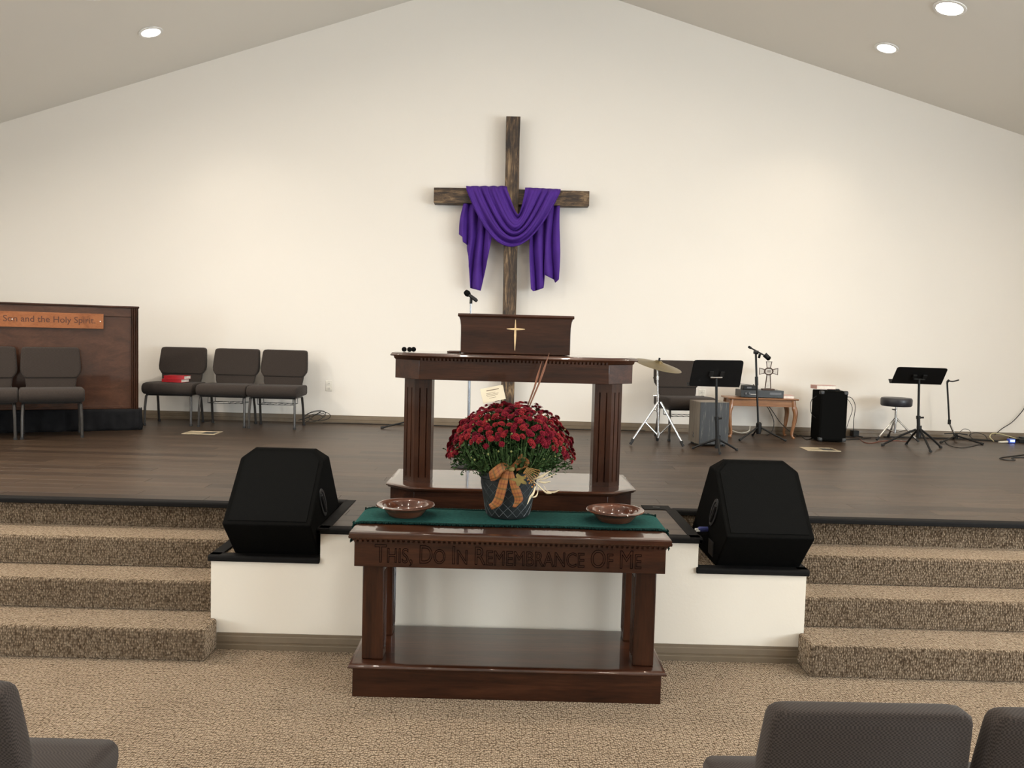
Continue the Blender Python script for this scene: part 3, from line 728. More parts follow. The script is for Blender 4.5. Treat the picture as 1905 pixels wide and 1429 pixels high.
def taper_bar(mb, c, d, L, w, f=-.007):
    n = 9; a = []; b = []
    e = (-d[1], d[0])
    for i in range(n):
        t = -1 + 2 * i / (n - 1); ww = w * (.25 + .75 * (1 - abs(t) ** 1.5)); p = (c[0] + d[0] * t * L, c[1] + d[1] * t * L)
        a.append((p[0] + e[0] * ww, p[1] + e[1] * ww)); b.append((p[0] - e[0] * ww, p[1] - e[1] * ww))
    return mb.prism(a + b[::-1], 'y', f, -.0005)
cr = MB(); taper_bar(cr, (-.003, .114), (0, 1), .092, .0065); taper_bar(cr, (.0, .150), (1, 0), .054, .0065, -.0085)
o = cr.build('cross_emblem', 'gold', le, smooth=0); o['label'] = 'pale brass cross emblem'
bk = thing('thin_book', 'thin dark brown booklet lying flat left of the lectern', 'book', (-.345, 4.96, S + .911))
MB().box(-.04, .034, 0, .2, 0, .009).build('cover', 'mahogany_x', bk, bevel=.001)
MB().box(-.037, .034, .002, .198, .001, .008).build('pages', 'white_paper', bk, smooth=0)
# hand microphones lying on the pulpit
def hand_mic(x, y, z, rz, label):
    t = thing('microphone', label, 'microphone', (x, y, z), rz, 'microphones lying on the pulpit'); t.scale = (.6, .6, .6)
    Mx = Matrix.Rotation(R(-90), 4, 'X')
    MB().lathe([(.001, -.024), (.014, -.021), (.0235, -.01), (.0245, 0), (.0225, .01), (.018, .02), (.001, .022)], 20).xf(Mx).build('grille', 'black_grille', t)
    MB().lathe([(.0135, .018), (.0165, .03), (.0125, .14), (.0105, .17), (.001, .172)], 16).xf(Mx).build('handle', 'plastic_black', t)
for i, (px_, lb) in enumerate(((752, 'leftmost black hand microphone lying on the left end of the pulpit top'), (762, 'middle black hand microphone lying on the left end of the pulpit top'), (769.5, 'third black hand microphone from the left lying on the pulpit top'))):
    yy = (4.84, 4.84, 4.90)[i]; p = at(px_, 648, yy); hand_mic(p.x, yy, S + .911 + .0152, R(7 + i), lb)

# ------------------------------------------------------------------ cross with purple drape
CY0, CY1 = 8.985, 9.145
xr = thing('wall_cross', 'large rough stained timber cross mounted on the white gable wall', 'cross', (-.045, CY1, 2.4))
p0, p1, p2, p3 = at(942, 216, CY0), at(968, 215, CY0), at(935, 583, CY0), at(960, 583, CY0)
def post_x(z): t = (z - p2.z) / (p0.z - p2.z); return (p2.x + (p0.x - p2.x) * t, p3.x + (p1.x - p3.x) * t)
zt, zb = p0.z, .78
def wobbly(rings): return rings
rg = []
for k in range(15):
    z = zb + (zt - zb) * k / 14; a, b = post_x(z); j = lambda: random.uniform(-.003, .003)
    rg.append([(a + j() + .045, CY0 - CY1 + j(), z - 2.4), (b + j() + .045, CY0 - CY1 + j(), z - 2.4), (b + j() + .045, 0, z - 2.4), (a + j() + .045, 0, z - 2.4)])
MB().loft(rg).build('post', 'timber_z', xr, smooth=0, bevel=.004)
al, ar, alb, arb = at(807, 348, CY0), at(1097, 355, CY0), at(807, 377, CY0), at(1097, 383, CY0)
rg = []
for k in range(11):
    t = k / 10; x = al.x + (ar.x - al.x) * t + .045; z1 = al.z + (ar.z - al.z) * t - 2.4; z0 = alb.z + (arb.z - alb.z) * t - 2.4; j = lambda: random.uniform(-.003, .003)
    rg.append([(x, .012 + CY0 - CY1 + j(), z0 + j()), (x, .012 + CY0 - CY1 + j(), z1 + j()), (x, -.004, z1 + j()), (x, -.004, z0 + j())])
MB().loft(rg).build('arm', 'timber_x', xr, smooth=0, bevel=.004)
# drape
dr = thing('draped_cloth', 'purple cloth swagged over the arms of the timber cross', 'cloth', (-.045, 9.0, 3.2))
O_ = Vector((-.045, 9.0, 3.2))
def swag(u, v):                             # u across the folds (0 = inner edge), v from left shoulder to right
    e = u ** .85
    a = Vector((943 + (867 - 943) * u, 351, 0)); b = Vector((977 + (1043 - 977) * u, 353 + 3 * u, 0))
    mx = 964 + (950 - 964) * e; my = 400 + (461 - 400) * e
    wt = 1 + 2.2 * (1 - u) ** 1.5; mid_ = Vector((mx, my, 0)); c = (mid_ * (2 + 2 * wt) - a - b) / (2 * wt)
    if v < .08: k = v / .08; P = at(a.x, a.y - 1, CY0); return tuple(Vector((P.x, CY1 - .03 - (CY1 - CY0 - .0) * k + .005 * sin(u * 34), P.z + .012 * sin(k * pi * .5) + .004 + .006 * abs(sin(u * 14)))) - O_)
    if v > .92: k = (1 - v) / .08; P = at(b.x, b.y - 1, CY0); return tuple(Vector((P.x, CY1 - .03 - (CY1 - CY0) * k + .005 * sin(u * 34), P.z + .012 * sin(k * pi * .5) + .004)) - O_)
    s = (v - .08) / .84
    q = (a * (1 - s) ** 2 + c * wt * 2 * s * (1 - s) + b * s * s) / ((1 - s) ** 2 + wt * 2 * s * (1 - s) + s * s)
    sag = sin(s * pi)
    # left folds fall in front near the bottom, pulling the lower edge round
    fold = abs(sin((u + .06 * sin(u * 9 + 1)) * pi * 3.9 + .5 + .9 * sin(s * 3 + 1) + s * 1.3)) ** .75
    fold2 = abs(sin(u * pi * 9.5 + 2.0 * s)) 
    d = .018 + .078 * fold * (.4 + .6 * sag) + .014 * fold2 * (1 - s * .6) + .045 * sag * (1 - (2 * u - 1.1) ** 2 * .6)
    if u > .97: d *= .5
    P = at(q.x, q.y - 2.0 * fold * sag, CY0 - .01 - d)
    return tuple(P - O_)
MB().grid(swag, 110, 60).build('swag', 'purple', dr, solid=.004, smooth=180)
def interp(tab, u):
    for (a, pa), (b, pb) in zip(tab, tab[1:]):
        if u <= b: t = (u - a) / (b - a); return (pa[0] + (pb[0] - pa[0]) * t, pa[1] + (pb[1] - pa[1]) * t)
    return tab[-1][1]
def tail(top0, top1, tab, nf, ph, Yb=9.085):
    def fn(u, v):
        b = interp(tab, u); tx, ty = top0[0] + (top1[0] - top0[0]) * u, top0[1]
        vv = v
        x = tx + (b[0] - tx) * vv ** .9; y = ty + (b[1] - ty) * vv
        fold = abs(sin(u * pi * nf + ph + .5 * sin(v * 3))) ** .8
        Y = Yb - .012 - (.085 * fold + .02 * v) * min(1, .35 + v) - .05 * u * v
        return tuple(at(x + 1.2 * sin(v * 7 + u * 9), y, Y) - O_)
    return fn
MB().grid(tail((866, 352), (925, 352), [(0, (853, 436)), (.10, (859, 441)), (.13, (860, 450)), (.22, (868, 455)), (.26, (869, 466)), (.34, (872, 476)), (.38, (873, 494)), (.44, (874, 500)), (.48, (876, 536)), (.75, (893, 541)), (.86, (903, 497)), (.93, (906, 484)), (1, (914, 448))], 3.6, .4), 100, 40).build('tail', 'purple', dr, solid=.004, smooth=180)
MB().grid(tail((984, 355), (1043, 355), [(0, (987, 538)), (.08, (991, 542)), (.3, (1003, 539)), (.45, (1012, 536)), (.5, (1013, 530)), (.56, (1014, 511)), (.62, (1018, 514)), (.8, (1029, 520)), (.86, (1032, 526)), (1, (1040, 520))], 3.2, 1.2), 100, 40).build('tail', 'purple', dr, solid=.004, smooth=180)

# ------------------------------------------------------------------ stage monitors
def monitor(x0, x1, side, label):
    t = thing('stage_monitor', label, 'speaker', ((x0 + x1) / 2, 4.31, PZ), 0, 'floor monitors')
    hw = (x1 - x0) / 2
    prof = [(0, 0), (-.205, .207), (.128, .548), (.17, .548), (.575, .075), (.55, 0)]      # y, z
    def ring(x, ins=0): return [(x, y, z) for y, z in prof]
    # main body, top corners of the grille cut at 45 degrees
    k = .062; nv = Vector((0, .333, .341)).normalized()
    body = MB()
    L = [(-hw, y, z) for y, z in prof]; Rr = [(hw, y, z) for y, z in prof]
    cutz = .548 - .05; ty = -.205 + .333 * ((cutz - .207) / .341); by = .17 + .405 * ((.548 - cutz) / .473)
    vs = [(-hw, 0, 0), (-hw, -.205, .207), (-hw, ty, cutz), (-hw + k, .128, .548), (-hw + k, .17, .548), (-hw, by, cutz), (-hw, .575, .075), (-hw, .55, 0)]
    n = len(vs); vs += [(-x, y, z) for x, y, z in vs]
    fs = [(0, 1, 2, 5, 6, 7), (2, 3, 4, 5), tuple(n + i for i in (0, 7, 6, 5, 2, 1)), tuple(n + i for i in (2, 5, 4, 3)),
          (0, n, n + 1, 1), (1, n + 1, n + 2, n + 3, 3, 2), (3, n + 3, n + 4, 4), (4, n + 4, n + 5, n + 6, 6, 5), (6, n + 6, n + 7, 7), (7, n + 7, n, 0)]
    body.add(vs, fs).build('cabinet', 'black_carpet', t, bevel=.008, seg=3, smooth=0)
    # recessed cloth grille on the slanted baffle
    def baf(x, s): return (x, -.205 + .333 * s - .0025, .207 + .341 * s + .0022)
    gp = [(-hw + .025, .05), (hw - .025, .05), (hw - .025, .84), (hw - .07, .95), (-hw + .07, .95), (-hw + .025, .84)]
    MB().add([baf(*p) for p in gp] + [(a, b + .006, c - .006) for a, b, c in [baf(*p) for p in gp]], [(0, 1, 2, 3, 4, 5)] + [(i, (i + 1) % 6, 6 + (i + 1) % 6, 6 + i) for i in range(6)]).build('grille', 'black_grille', t, smooth=0)
    sx = side * hw
    hd = MB(); cy, cz = .06, .275
    def sidept(a, b, d): return (sx + side * d, cy + a * .71 - b * .71, cz + a * .71 + b * .71)
    ring_o = [(.044 * cos(q), .112 * sin(q)) for q in [2 * pi * i / 24 for i in range(24)]]
    hd.loft([[sidept(a, b, .001) for a, b in ring_o], [sidept(a, b, .006) for a, b in ring_o], [sidept(a * .72, b * .82, .006) for a, b in ring_o], [sidept(a * .68, b * .8, .0015) for a, b in ring_o]])
    h = hd.build('handle_cup', 'handle_black', t, smooth=40)
    MB().tube([sidept(-.006, -.075, .006), sidept(-.006, .075, .006)], .009, 8).build('grip', 'steel_dark', h)
    jp = MB().loft([[(sx + side * d, .10 + a, .075 + b) for a, b in ((-.05, -.04), (.05, -.04), (.05, .04), (-.05, .04))] for d in (0, .004)]).build('jack_plate', 'handle_black', t, smooth=0)
    return t
lm = monitor(-1.43, -.985, 1, 'black wedge stage monitor on the platform left of the communion table')
rm = monitor(1.105, 1.55, -1, 'black wedge stage monitor on the platform right of the communion table with blue plug')
pg = thing('speaker_plug', 'dark blue taped speaker plug on the side of the right stage monitor', 'plug', tuple(at(1302, 985, 4.47)))
MB().tube([(.05, .03, -.005), (0, 0, 0), (-.014, -.008, .001)], [.014, .015, .010], 12).build('body', 'blue_tape', pg)
MB().tube([(-.012, -.008, .001), (-.028, -.016, .004)], .0065, 8).build('tip', 'white_trim', pg)
MB().tube([(-.004, -.012, -.006), (-.024, -.022, -.006)], .0045, 8).build('wire_end', 'white_trim', pg)

# ------------------------------------------------------------------ chairs
def make_chair(rack=True):
    t = thing('church_chair', 'brown upholstered church chair', 'chair')
    # seat, rounded front roll (front is -y)
    rings = []
    sp = [(-.235, .372), (-.247, .405), (-.243, .442), (-.218, .470), (-.15, .48), (.0, .476), (.15, .472), (.21, .468), (.225, .45), (.225, .37), (.2, .352), (-.2, .350)]
    for x, k in ((-.256, .82), (-.25, .93), (-.235, 1), (.235, 1), (.25, .93), (.256, .82)):
        cyy, czz = -.01, .415
        rings.append([(x * (1.0), cyy + (y - cyy) * (k * .3 + .7), czz + (z - czz) * k) for y, z in sp])
    MB().loft(rings).build('seat', 'chair_fabric', t, bevel=.012, seg=3, smooth=60)
    # backrest leaning back
    def lean(y, z): dz = z - .44; return (y + .19 + dz * .21, z)
    half = [(.212, .56), (.224, .578), (.243, .61), (.248, .65), (.245, .72), (.240, .80), (.237, .838), (.231, .856), (.218, .865), (.196, .868)]
    outl = half + [(-x, z) for x, z in half[::-1]]
    def pad(mb, outl, prof, cz, c_in):
        rings = []
        for y, k in prof:
            rings.append([((abs(x) - k) * (1 if x > 0 else -1), *lean(y, cz + (z - cz) * (1 - k / c_in))) for x, z in outl])
        return mb.loft(rings)
    pad(MB(), outl, [(-.026, .03), (-.0255, .018), (-.022, .007), (-.012, .001), (.0, 0), (.032, 0), (.044, .004), (.050, .014)], .715, .25).build('backrest', 'chair_fabric', t, smooth=60, bevel=.004)
    lo = [(.17, .40), (.188, .43), (.206, .5), (.212, .555), (.21, .565)]
    outl2 = lo + [(-x, z) for x, z in lo[::-1]]
    pad(MB(), outl2, [(-.012, .018), (-.010, .006), (.0, 0), (.03, 0), (.04, .01)], .49, .14).build('lumbar_pad', 'chair_fabric', t, smooth=60, bevel=.003)
    for s in (-1, 1):
        lg = MB().tube([(s * .222, -.165, .345), (s * .226, -.187, .325), (s * .232, -.203, .2), (s * .234, -.21, .012)], .0125, 10).build('leg', 'chair_metal', t)
        MB().tube([(s * .234, -.21, .022), (s * .234, -.2105, .0)], .0155, 10).build('foot', 'rubber', lg)
        lg = MB().tube([(s * .222, .10, .345), (s * .224, .124, .325), (s * .228, .155, .2), (s * .23, .185, .012)], .0125, 10).build('leg', 'chair_metal', t)
        MB().tube([(s * .23, .184, .022), (s * .23, .1865, .0)], .0155, 10).build('foot', 'rubber', lg)
        MB().tube([(s * .222, -.165, .345), (s * .222, .10, .345)], .0125, 10).build('side_rail', 'chair_metal', t)
        MB().tube([(s * .19, .14, .385), (s * .198, .195, .40), (s * .195, .215, .46), (s * .19, .235, .55)], .010, 8).build('back_post', 'chair_metal', t)
    MB().tube([(-.222, -.15, .340), (.222, -.15, .340)], .010, 8).build('cross_rail', 'chair_metal', t)
    MB().tube([(-.222, .09, .338), (.222, .09, .338)], .010, 8).build('cross_rail', 'chair_metal', t)
    if rack:
        rk = MB()
        for z, y0, y1 in ((.26, -.10, .12),):
            rk.tube([(-.18, y0, z), (.18, y0, z), (.18, y1, z), (-.18, y1, z)], .0032, 6, True)
            for i in range(6): rk.tube([(-.15 + i * .06, y0, z), (-.15 + i * .06, y1, z)], .0025, 5)
        for sx in (-.18, .18):
            for y in (-.10, .12): rk.tube([(sx, y, .26), (sx, y * .9, .35)], .0032, 6)
        rk.build('book_rack', 'steel_dark', t)
    t.scale = (1, 1, .92)
    return t
cha = make_chair(True)
GRP = 'brown church chairs'
def put(first, loc, rz, label):
    if first: first.location = loc; first.rotation_euler = (0, 0, rz); first['label'] = label; first['group'] = GRP; return first
    return dup(cha, loc, rz, label, GRP)
put(cha, (-2.95, 8.655, S), R(0), 'brown church chair against the wall, middle of three, papers in its rack')
put(None, (-2.43, 8.635, S), R(0), 'brown church chair against the wall, right of three, nearest the outlet')
put(None, (1.80, 8.525, S), R(10), 'brown church chair behind the cymbal and the wide music stand')
FG = [put(None, (.872, 2.20, 0), R(181), 'brown church chair seen from behind at lower right, nearer the table')]
FG.append(put(None, (1.405, 2.195, 0), R(180), 'brown church chair cut off by the lower right corner of the picture'))
FG.append(put(None, (-1.41, 2.20, 0), R(180), 'brown church chair cut off by the lower left corner of the picture'))
for o in FG: o.scale = (1.02, .94, .94)
chb = make_chair(False); chb['label'] = 'brown church chair against the wall with two red books on its seat'; chb['group'] = GRP
chb.location = (-3.525, 8.69, S); chb.rotation_euler = (0, 0, R(3))
for dx, dy, lb in ((0, 0, 'brown church chair in front of the wooden screen, nearer the screen end'), (-.447, -.262, 'brown church chair in front of the wooden screen, cut by the left picture edge')):
    dup(chb, (-4.16 + dx, 7.50 + dy, S), R(30), lb, GRP)
def book(name, label, loc, rz, sx, sy, sz, cover, tilt=0, group=None):
    t = thing(name, label, 'book', loc, rz, group)
    c = MB().box(-sx / 2, sx / 2, -sy / 2, sy / 2, 0, .003).box(-sx / 2, sx / 2, -sy / 2, sy / 2, sz - .003, sz).box(-sx / 2, -sx / 2 + .003, -sy / 2, sy / 2, .003, sz - .003)
    c.build('cover', cover, t, smooth=0)
    MB().box(-sx / 2 + .003, sx / 2 - .004, -sy / 2 + .004, sy / 2 - .004, .003, sz - .003).build('pages', 'white_paper', t, smooth=0)
    return t
book('hymnal', 'red hymnal lying on the chair seat, lower of the two', (-3.49, 8.62, S + .444), R(80), .15, .22, .032, 'red_cover', group='red hymnals')
book('hymnal', 'red hymnal on top of another red hymnal on the chair', (-3.475, 8.63, S + .477), R(85), .15, .22, .034, 'red_cover', group='red hymnals')
pb = thing('leaflet', 'folded white leaflet in the rack under the middle wall chair', 'paper', (-3.0, 8.60, S + .244), R(8))
MB().box(-.07, .07, -.05, .05, 0, .002).build('sheet', 'white_paper', pb, smooth=0)
MB().box(-.068, .07, -.049, .05, .0022, .006).xf(Matrix.Rotation(R(-2), 4, 'Y')).build('fold', 'white_paper', pb, smooth=0)

# ------------------------------------------------------------------ wooden screen at left
SC = thing('wooden_screen', 'long brown wooden screen with a fluted end post beside the wall', 'screen', (-3.655, 8.125, S), R(25))
sl_ = 2.7
MB().box(-sl_, -.07, .0, .03, .215, 1.15).build('panel', 'screen_wood', SC, smooth=0)
MB().box(-sl_, -.065, -.012, .04, 1.10, 1.19).build('top_rail', 'screen_wood', SC, bevel=.004)
MB().box(-sl_, .008, -.03, .09, 1.185, 1.205).build('cap', 'mahogany_x', SC, bevel=.006)
fl_pts = [(-.07, -.02)]
for k in range(4):
    x = -.058 + k * .0155; fl_pts += [(x - .004, -.02), (x, -.012), (x + .004, -.02)]
fl_pts += [(0, -.02), (0, .08), (-.07, .08)]
MB().prism(fl_pts, 'z', .205, 1.185).build('end_post', 'mahogany_z', SC, smooth=0)
MB().box(-sl_, -.07, -.008, .03, .205, .235).build('bottom_rail', 'screen_wood', SC, bevel=.003)
pl = MB().box(-2.3, -.305, -.034, -.012, .978, 1.122).build('plaque', 'plaque_wood', SC, bevel=.003)
tx = text_mesh('lettering', 'the Father, Son and the Holy Spirit.', .082, 'dark_letters', pl, align='RIGHT', width=1.13, offset=.0005, extrude=.0006)
tx.rotation_euler = (R(90), 0, 0); tx.location = (-.375, -.0346, 1.03)
for x in (-1.06, -.333, -1.8): MB().lathe([(.001, 0), (.006, 0), (.005, .003), (.001, .004)], 10).xf(Matrix.Translation((x, -.034, 1.05)) @ Matrix.Rotation(R(90), 4, 'X')).build('screw_head', 'white_trim', pl)
# black skirted riser it stands on
sk = thing('skirted_riser', 'low riser wrapped in black cloth under the wooden screen', 'riser', (-3.655, 8.125, S), R(25))
def skirt(u, v):
    per = [(-sl_, -.06), (.012, -.06), (.012, .115)]
    d = u * (sl_ + .012 + .175)
    if d < sl_ + .012: x, y, nx, ny = -sl_ + d, -.06, 0, -1
    else: x, y, nx, ny = .012, -.06 + d - sl_ - .012, 1, 0
    w = .012 * sin(d * 23 + 2 * sin(v * 3)) * (1 - v) + .006 * sin(d * 51)
    sag = .012 * sin(d * 9) * sin(v * pi)
    return (x + nx * (w + .012), y + ny * (w + .012), .002 + .206 * v + sag * .3)
MB().grid(skirt, 220, 8).build('skirt', 'black_cloth', sk, solid=.003)
MB().box(-sl_, .01, -.055, .11, 0, .2).build('box', 'plastic_black', sk, smooth=0)
MB().box(-sl_, .014, -.066, .115, .198, .2045).build('cloth_top', 'black_cloth', sk, bevel=.003)

# ------------------------------------------------------------------ outlets and floor plates
def outlet(x, z, label):
    t = thing('wall_outlet', label, 'outlet', (x, WALL_Y, z), 0, 'white wall outlets')
    MB().box(-.036, .036, -.006, 0, -.058, .058).build('plate', 'outlet', t, bevel=.003)
    for s in (-1, 1):
        so = MB().box(-.017, .017, -.009, -.005, s * .025 - .014, s * .025 + .014).build('socket', 'outlet', t, bevel=.003)
        sl = MB()
        for dx in (-.007, .007): sl.box(dx - .0012, dx + .0012, -.0096, -.0088, s * .025 - .004, s * .025 + .006)
        sl.build('slots', 'dark_slot', so, smooth=0)
    MB().lathe([(.001, .0), (.003, .0), (.001, .002)], 8).xf(Matrix.Translation((0, -.006, 0)) @ Matrix.Rotation(R(90), 4, 'X')).build('screw', 'chrome', t)
p = at(612, 718, WALL_Y); outlet(p.x, p.z, 'white wall outlet right of the three chairs')
p = at(1306, 734, WALL_Y); outlet(p.x, p.z, 'white wall outlet with a black plug behind the cajon'); OX, OZ = p.x, p.z
plg = thing('power_plug', 'black power plug in the wall outlet behind the cajon', 'plug', (OX, WALL_Y - .009, OZ - .025))
MB().box(-.016, .016, -.035, 0, -.016, .012).build('body', 'plastic_black', plg, bevel=.004)
MB().tube(spline([(0, -.034, -.004), (.03, -.045, -.03), (.07, -.04, -.12), (.09, -.03, OZ * -.0 - .35)], 6), .004, 6).build('cord', 'cable_black', plg)
def floor_plate(pxs, label):
    c = [atz(a, b, S) for a, b in pxs]; x0, x1 = min(c[0].x, c[3].x), max(c[1].x, c[2].x); y0, y1 = min(q.y for q in c), max(q.y for q in c)
    cx_, cy_ = (x0 + x1) / 2, (y0 + y1) / 2; hw, hd = .16, .115
    t = thing('floor_outlet', label, 'floor outlet', (cx_, cy_, S), 0, 'brass floor outlets')
    fr = MB()
    for a in ((-hw, hw, -hd, -hd + .03), (-hw, hw, hd - .03, hd), (-hw, -hw + .03, -hd + .03, hd - .03), (hw - .03, hw, -hd + .03, hd - .03)): fr.box(*a, 0, .006)
    fr.build('frame', 'brass_plate', t, bevel=.002)
    MB().box(-hw + .03, .01, -hd + .03, hd - .03, 0, .004).build('lid', 'brass_plate', t, bevel=.001)
    MB().box(.012, hw - .032, -hd + .03, hd - .03, 0, .0035).build('lid', 'dark_slot', t, smooth=0)
floor_plate([(338, 808), (400, 810), (405, 803), (350, 803)], 'brass floor outlet plate in front of the chairs on the left of the stage')
floor_plate([(1495, 838), (1553, 840), (1557, 836), (1487, 833)], 'brass floor outlet plate in front of the black amplifier')
fb = thing('stage_pocket', 'dark floor pocket box set in the stage right of the pulpit', 'floor box', (.905, 4.98, S))
MB().box(-.085, .085, -.06, .06, 0, .004).build('lid', 'nosing', fb, bevel=.002)
MB().box(-.02, .02, -.012, .012, .004, .0055).build('finger_tab', 'dark_slot', fb, smooth=0)

# ------------------------------------------------------------------ stands and instruments
def quad_slab(mb, P, th):
    P = [Vector(p) for p in P]; n = (P[1] - P[0]).cross(P[3] - P[0]).normalized() * th
    return mb.add(P + [p + n for p in P], [(0, 1, 2, 3), (7, 6, 5, 4), (0, 4, 5, 1), (1, 5, 6, 2), (2, 6, 7, 3), (3, 7, 4, 0)])
def rounded_quad(P, r=.12, n=4):
    P = [Vector(p) for p in P]; out = []
    for i in range(4):
        a, b, c = P[i - 1], P[i], P[(i + 1) % 4]; rr = .03
        p = b + (a - b).normalized() * rr; q = b + (c - b).normalized() * rr
        out += bez(p, b, q, n)
    return out
def music_stand(label, base, desk_px, Yt, Yb, legs, mat='plastic_black', tall_leg=.06, clamp=True):
    B = Vector(base); t = thing('music_stand', label, 'music stand', base, 0, 'music stands')
    D = [at(*desk_px[0], Yt) - B, at(*desk_px[1], Yt) - B, at(*desk_px[2], Yb) - B, at(*desk_px[3], Yb) - B]
    out = rounded_quad(D); n = (D[1] - D[0]).cross(D[3] - D[0]).normalized()
    if n.y < 0: n = -n                       # away from the viewer: the page side
    mb = MB(); k = len(out); mb.loft([out, [p + n * .004 for p in out]]); desk = mb.build('desk', mat, t, smooth=30)
    e = (D[2] - D[3]).normalized(); lipo = [D[3] - e * .012, D[2], D[2] + n * .05, D[3] + n * .05 - e * .012]
    quad_slab(MB(), lipo, .004).build('lip', mat, desk, smooth=0)
    c = (D[0] + D[1] + D[2] + D[3]) / 4; j = c - n * .03 + (D[3] - D[0]) * .12
    u = (D[1] - D[0]).normalized(); w = (D[3] - D[0]).normalized()
    for s in (-1, 1): quad_slab(MB(), [c + u * s * .05 - u * .018 - w * .03 - n * .004, c + u * s * .05 + u * .018 - w * .03 - n * .004, c + u * s * .05 + u * .018 + w * .02 - n * .004, c + u * s * .05 - u * .018 + w * .02 - n * .004], -.014).build('bracket', 'steel_dark', desk, smooth=0)
    MB().tube([c + u * -.055 + w * .03 - n * .02, c + u * .055 + w * .03 - n * .02], .009, 8).build('hinge_bar', 'chrome' if clamp else mat, desk)
    top = c + w * .03 - n * .02
    MB().tube([(0, 0, tall_leg), (top.x * .5, top.y * .5, top.z * .45)], .0165, 12).build('lower_pole', mat, t)
    MB().tube([(top.x * .45, top.y * .45, top.z * .4), top], .0115, 12).build('upper_pole', mat, t)
    MB().tube([(top.x * .48, top.y * .48, top.z * .43), (top.x * .52, top.y * .52, top.z * .475)], .021, 12).build('clamp_collar', mat, t)
    MB().tube([(top.x * .5 + .015, top.y * .5 - .01, top.z * .45), (top.x * .5 + .045, top.y * .5 - .02, top.z * .455)], .009, 8).build('clamp_knob', mat, t)
    MB().tube([(0, 0, tall_leg - .03), (0, 0, tall_leg + .09)], .024, 12).build('hub', mat, t)
    for lx, ly in legs:
        l = MB().tube([(lx * .08, ly * .08, tall_leg + .05), (lx * .5, ly * .5, (tall_leg + .05) * .62), (lx, ly, .011)], [.011, .011, .0095], 8).build('leg', mat, t)
        MB().tube([(lx * .93, ly * .93, .0155), (lx * 1.03, ly * 1.03, .0125)], .0122, 8).build('foot', 'rubber', l)
    return t
music_stand('wide black music stand in front of the cajon', (1.925, 7.60, S), [(1291, 670), (1384, 671), (1376, 721), (1281, 718)], 7.50, 7.66, [(-.20, .12), (.20, .07), (-.03, -.21)])
music_stand('black music stand in front of the drum stool', (4.075, 8.20, S), [(1670, 683), (1764, 686), (1751, 716), (1657, 713)], 8.08, 8.30, [(-.30, .13), (.26, .06), (-.02, -.29), (.0, .25)], tall_leg=.14, clamp=False)
# cajon
cj = thing('cajon', 'cajon drum with grey wood sides and a dark streaked front', 'drum', (1.827, 7.915, S), R(8))
chh = .428; cw = .292; cd = .30
fr = MB().box(0, .014, 0.012, cd, .02, chh).box(cw - .014, cw, .012, cd, .02, chh).box(.014, cw - .014, .012, cd, chh - .014, chh).box(.014, cw - .014, .012, cd, .02, .034).box(.014, cw - .014, cd - .01, cd, .034, chh - .014)
fr.build('box', 'cajon_side', cj, bevel=.003)
MB().box(.001, cw - .001, .004, .012, .021, chh - .001).build('front_panel', 'cajon_front', cj, bevel=.001)
for x in (.03, cw - .03):
    for y in (.04, cd - .04): MB().lathe([(.017, 0), (.014, .02), (.001, .0205)], 12, (x, y, 0)).build('foot', 'rubber', cj)
o = MB().box(-.004, 0, .14, .18, .07, .10).box(-.004, 0, .15, .17, .10, .125).build('latch', 'chrome', cj, bevel=.001)
# boom microphone stand by the wooden table
def tripod_legs(t, hub_z, tips, mat, r=.009, foot='rubber'):
    for lx, ly in tips:
        l = MB().tube([(lx * .06, ly * .06, hub_z), (lx, ly, .010)], r, 8).build('leg', mat, t)
        MB().tube([(lx * .92, ly * .92, .010 + hub_z * .08), (lx * 1.02, ly * 1.02, .0115)], r * 1.45, 8).build('foot', foot, l)
B = Vector((2.60, 8.60, S)); bs = thing('boom_stand', 'black boom microphone stand in front of the wooden side table', 'microphone stand', B)
tripod_legs(bs, .13, [(-.24, -.17), (.25, -.12), (.03, .30)], 'plastic_black')
MB().tube([(0, 0, .06), (0, 0, .10), (0, 0, .17), (0, 0, .185)], [.022, .03, .028, .014], 12).build('hub', 'plastic_black', bs)
tp = at(1406, 655, 8.6) - B
MB().tube([(0, 0, .07), tp], .0105, 10).build('pole', 'plastic_black', bs)
MB().tube([tp * .62 + Vector((0, 0, 0)), tp * .72], .017, 10).build('clutch', 'plastic_black', bs)
MB().tube([tp + Vector((-.02, 0, 0)), tp + Vector((.025, 0, -.005))], .02, 10).build('pivot', 'plastic_black', bs)
b0, b1 = at(1394, 646, 8.68) - B, at(1425, 663, 8.50) - B
MB().tube([b0, b1], .0085, 8).build('boom', 'steel_dark', bs)
MB().tube([b0 - (b1 - b0) * .03, b0 + (b1 - b0) * .09], .014, 8).build('counterweight', 'plastic_black', bs)
MB().tube([tp + Vector((.03, -.02, -.06)), tp + Vector((.035, -.03, -.02))], .013, 8).build('clamp_knob', 'plastic_black', bs)
mc = thing('clip_microphone', 'short black microphone hanging from the end of the boom', 'microphone', at(1424, 662, 8.5))
MB().tube([(-.01, 0, .012), (.028, -.01, -.022)], [.026, .024], 14).build('body', 'plastic_black', mc)
MB().tube([(.026, -.0095, -.02), (.036, -.012, -.03), (.044, -.014, -.036)], [.025, .024, .012], 14).build('grille', 'black_grille', mc)
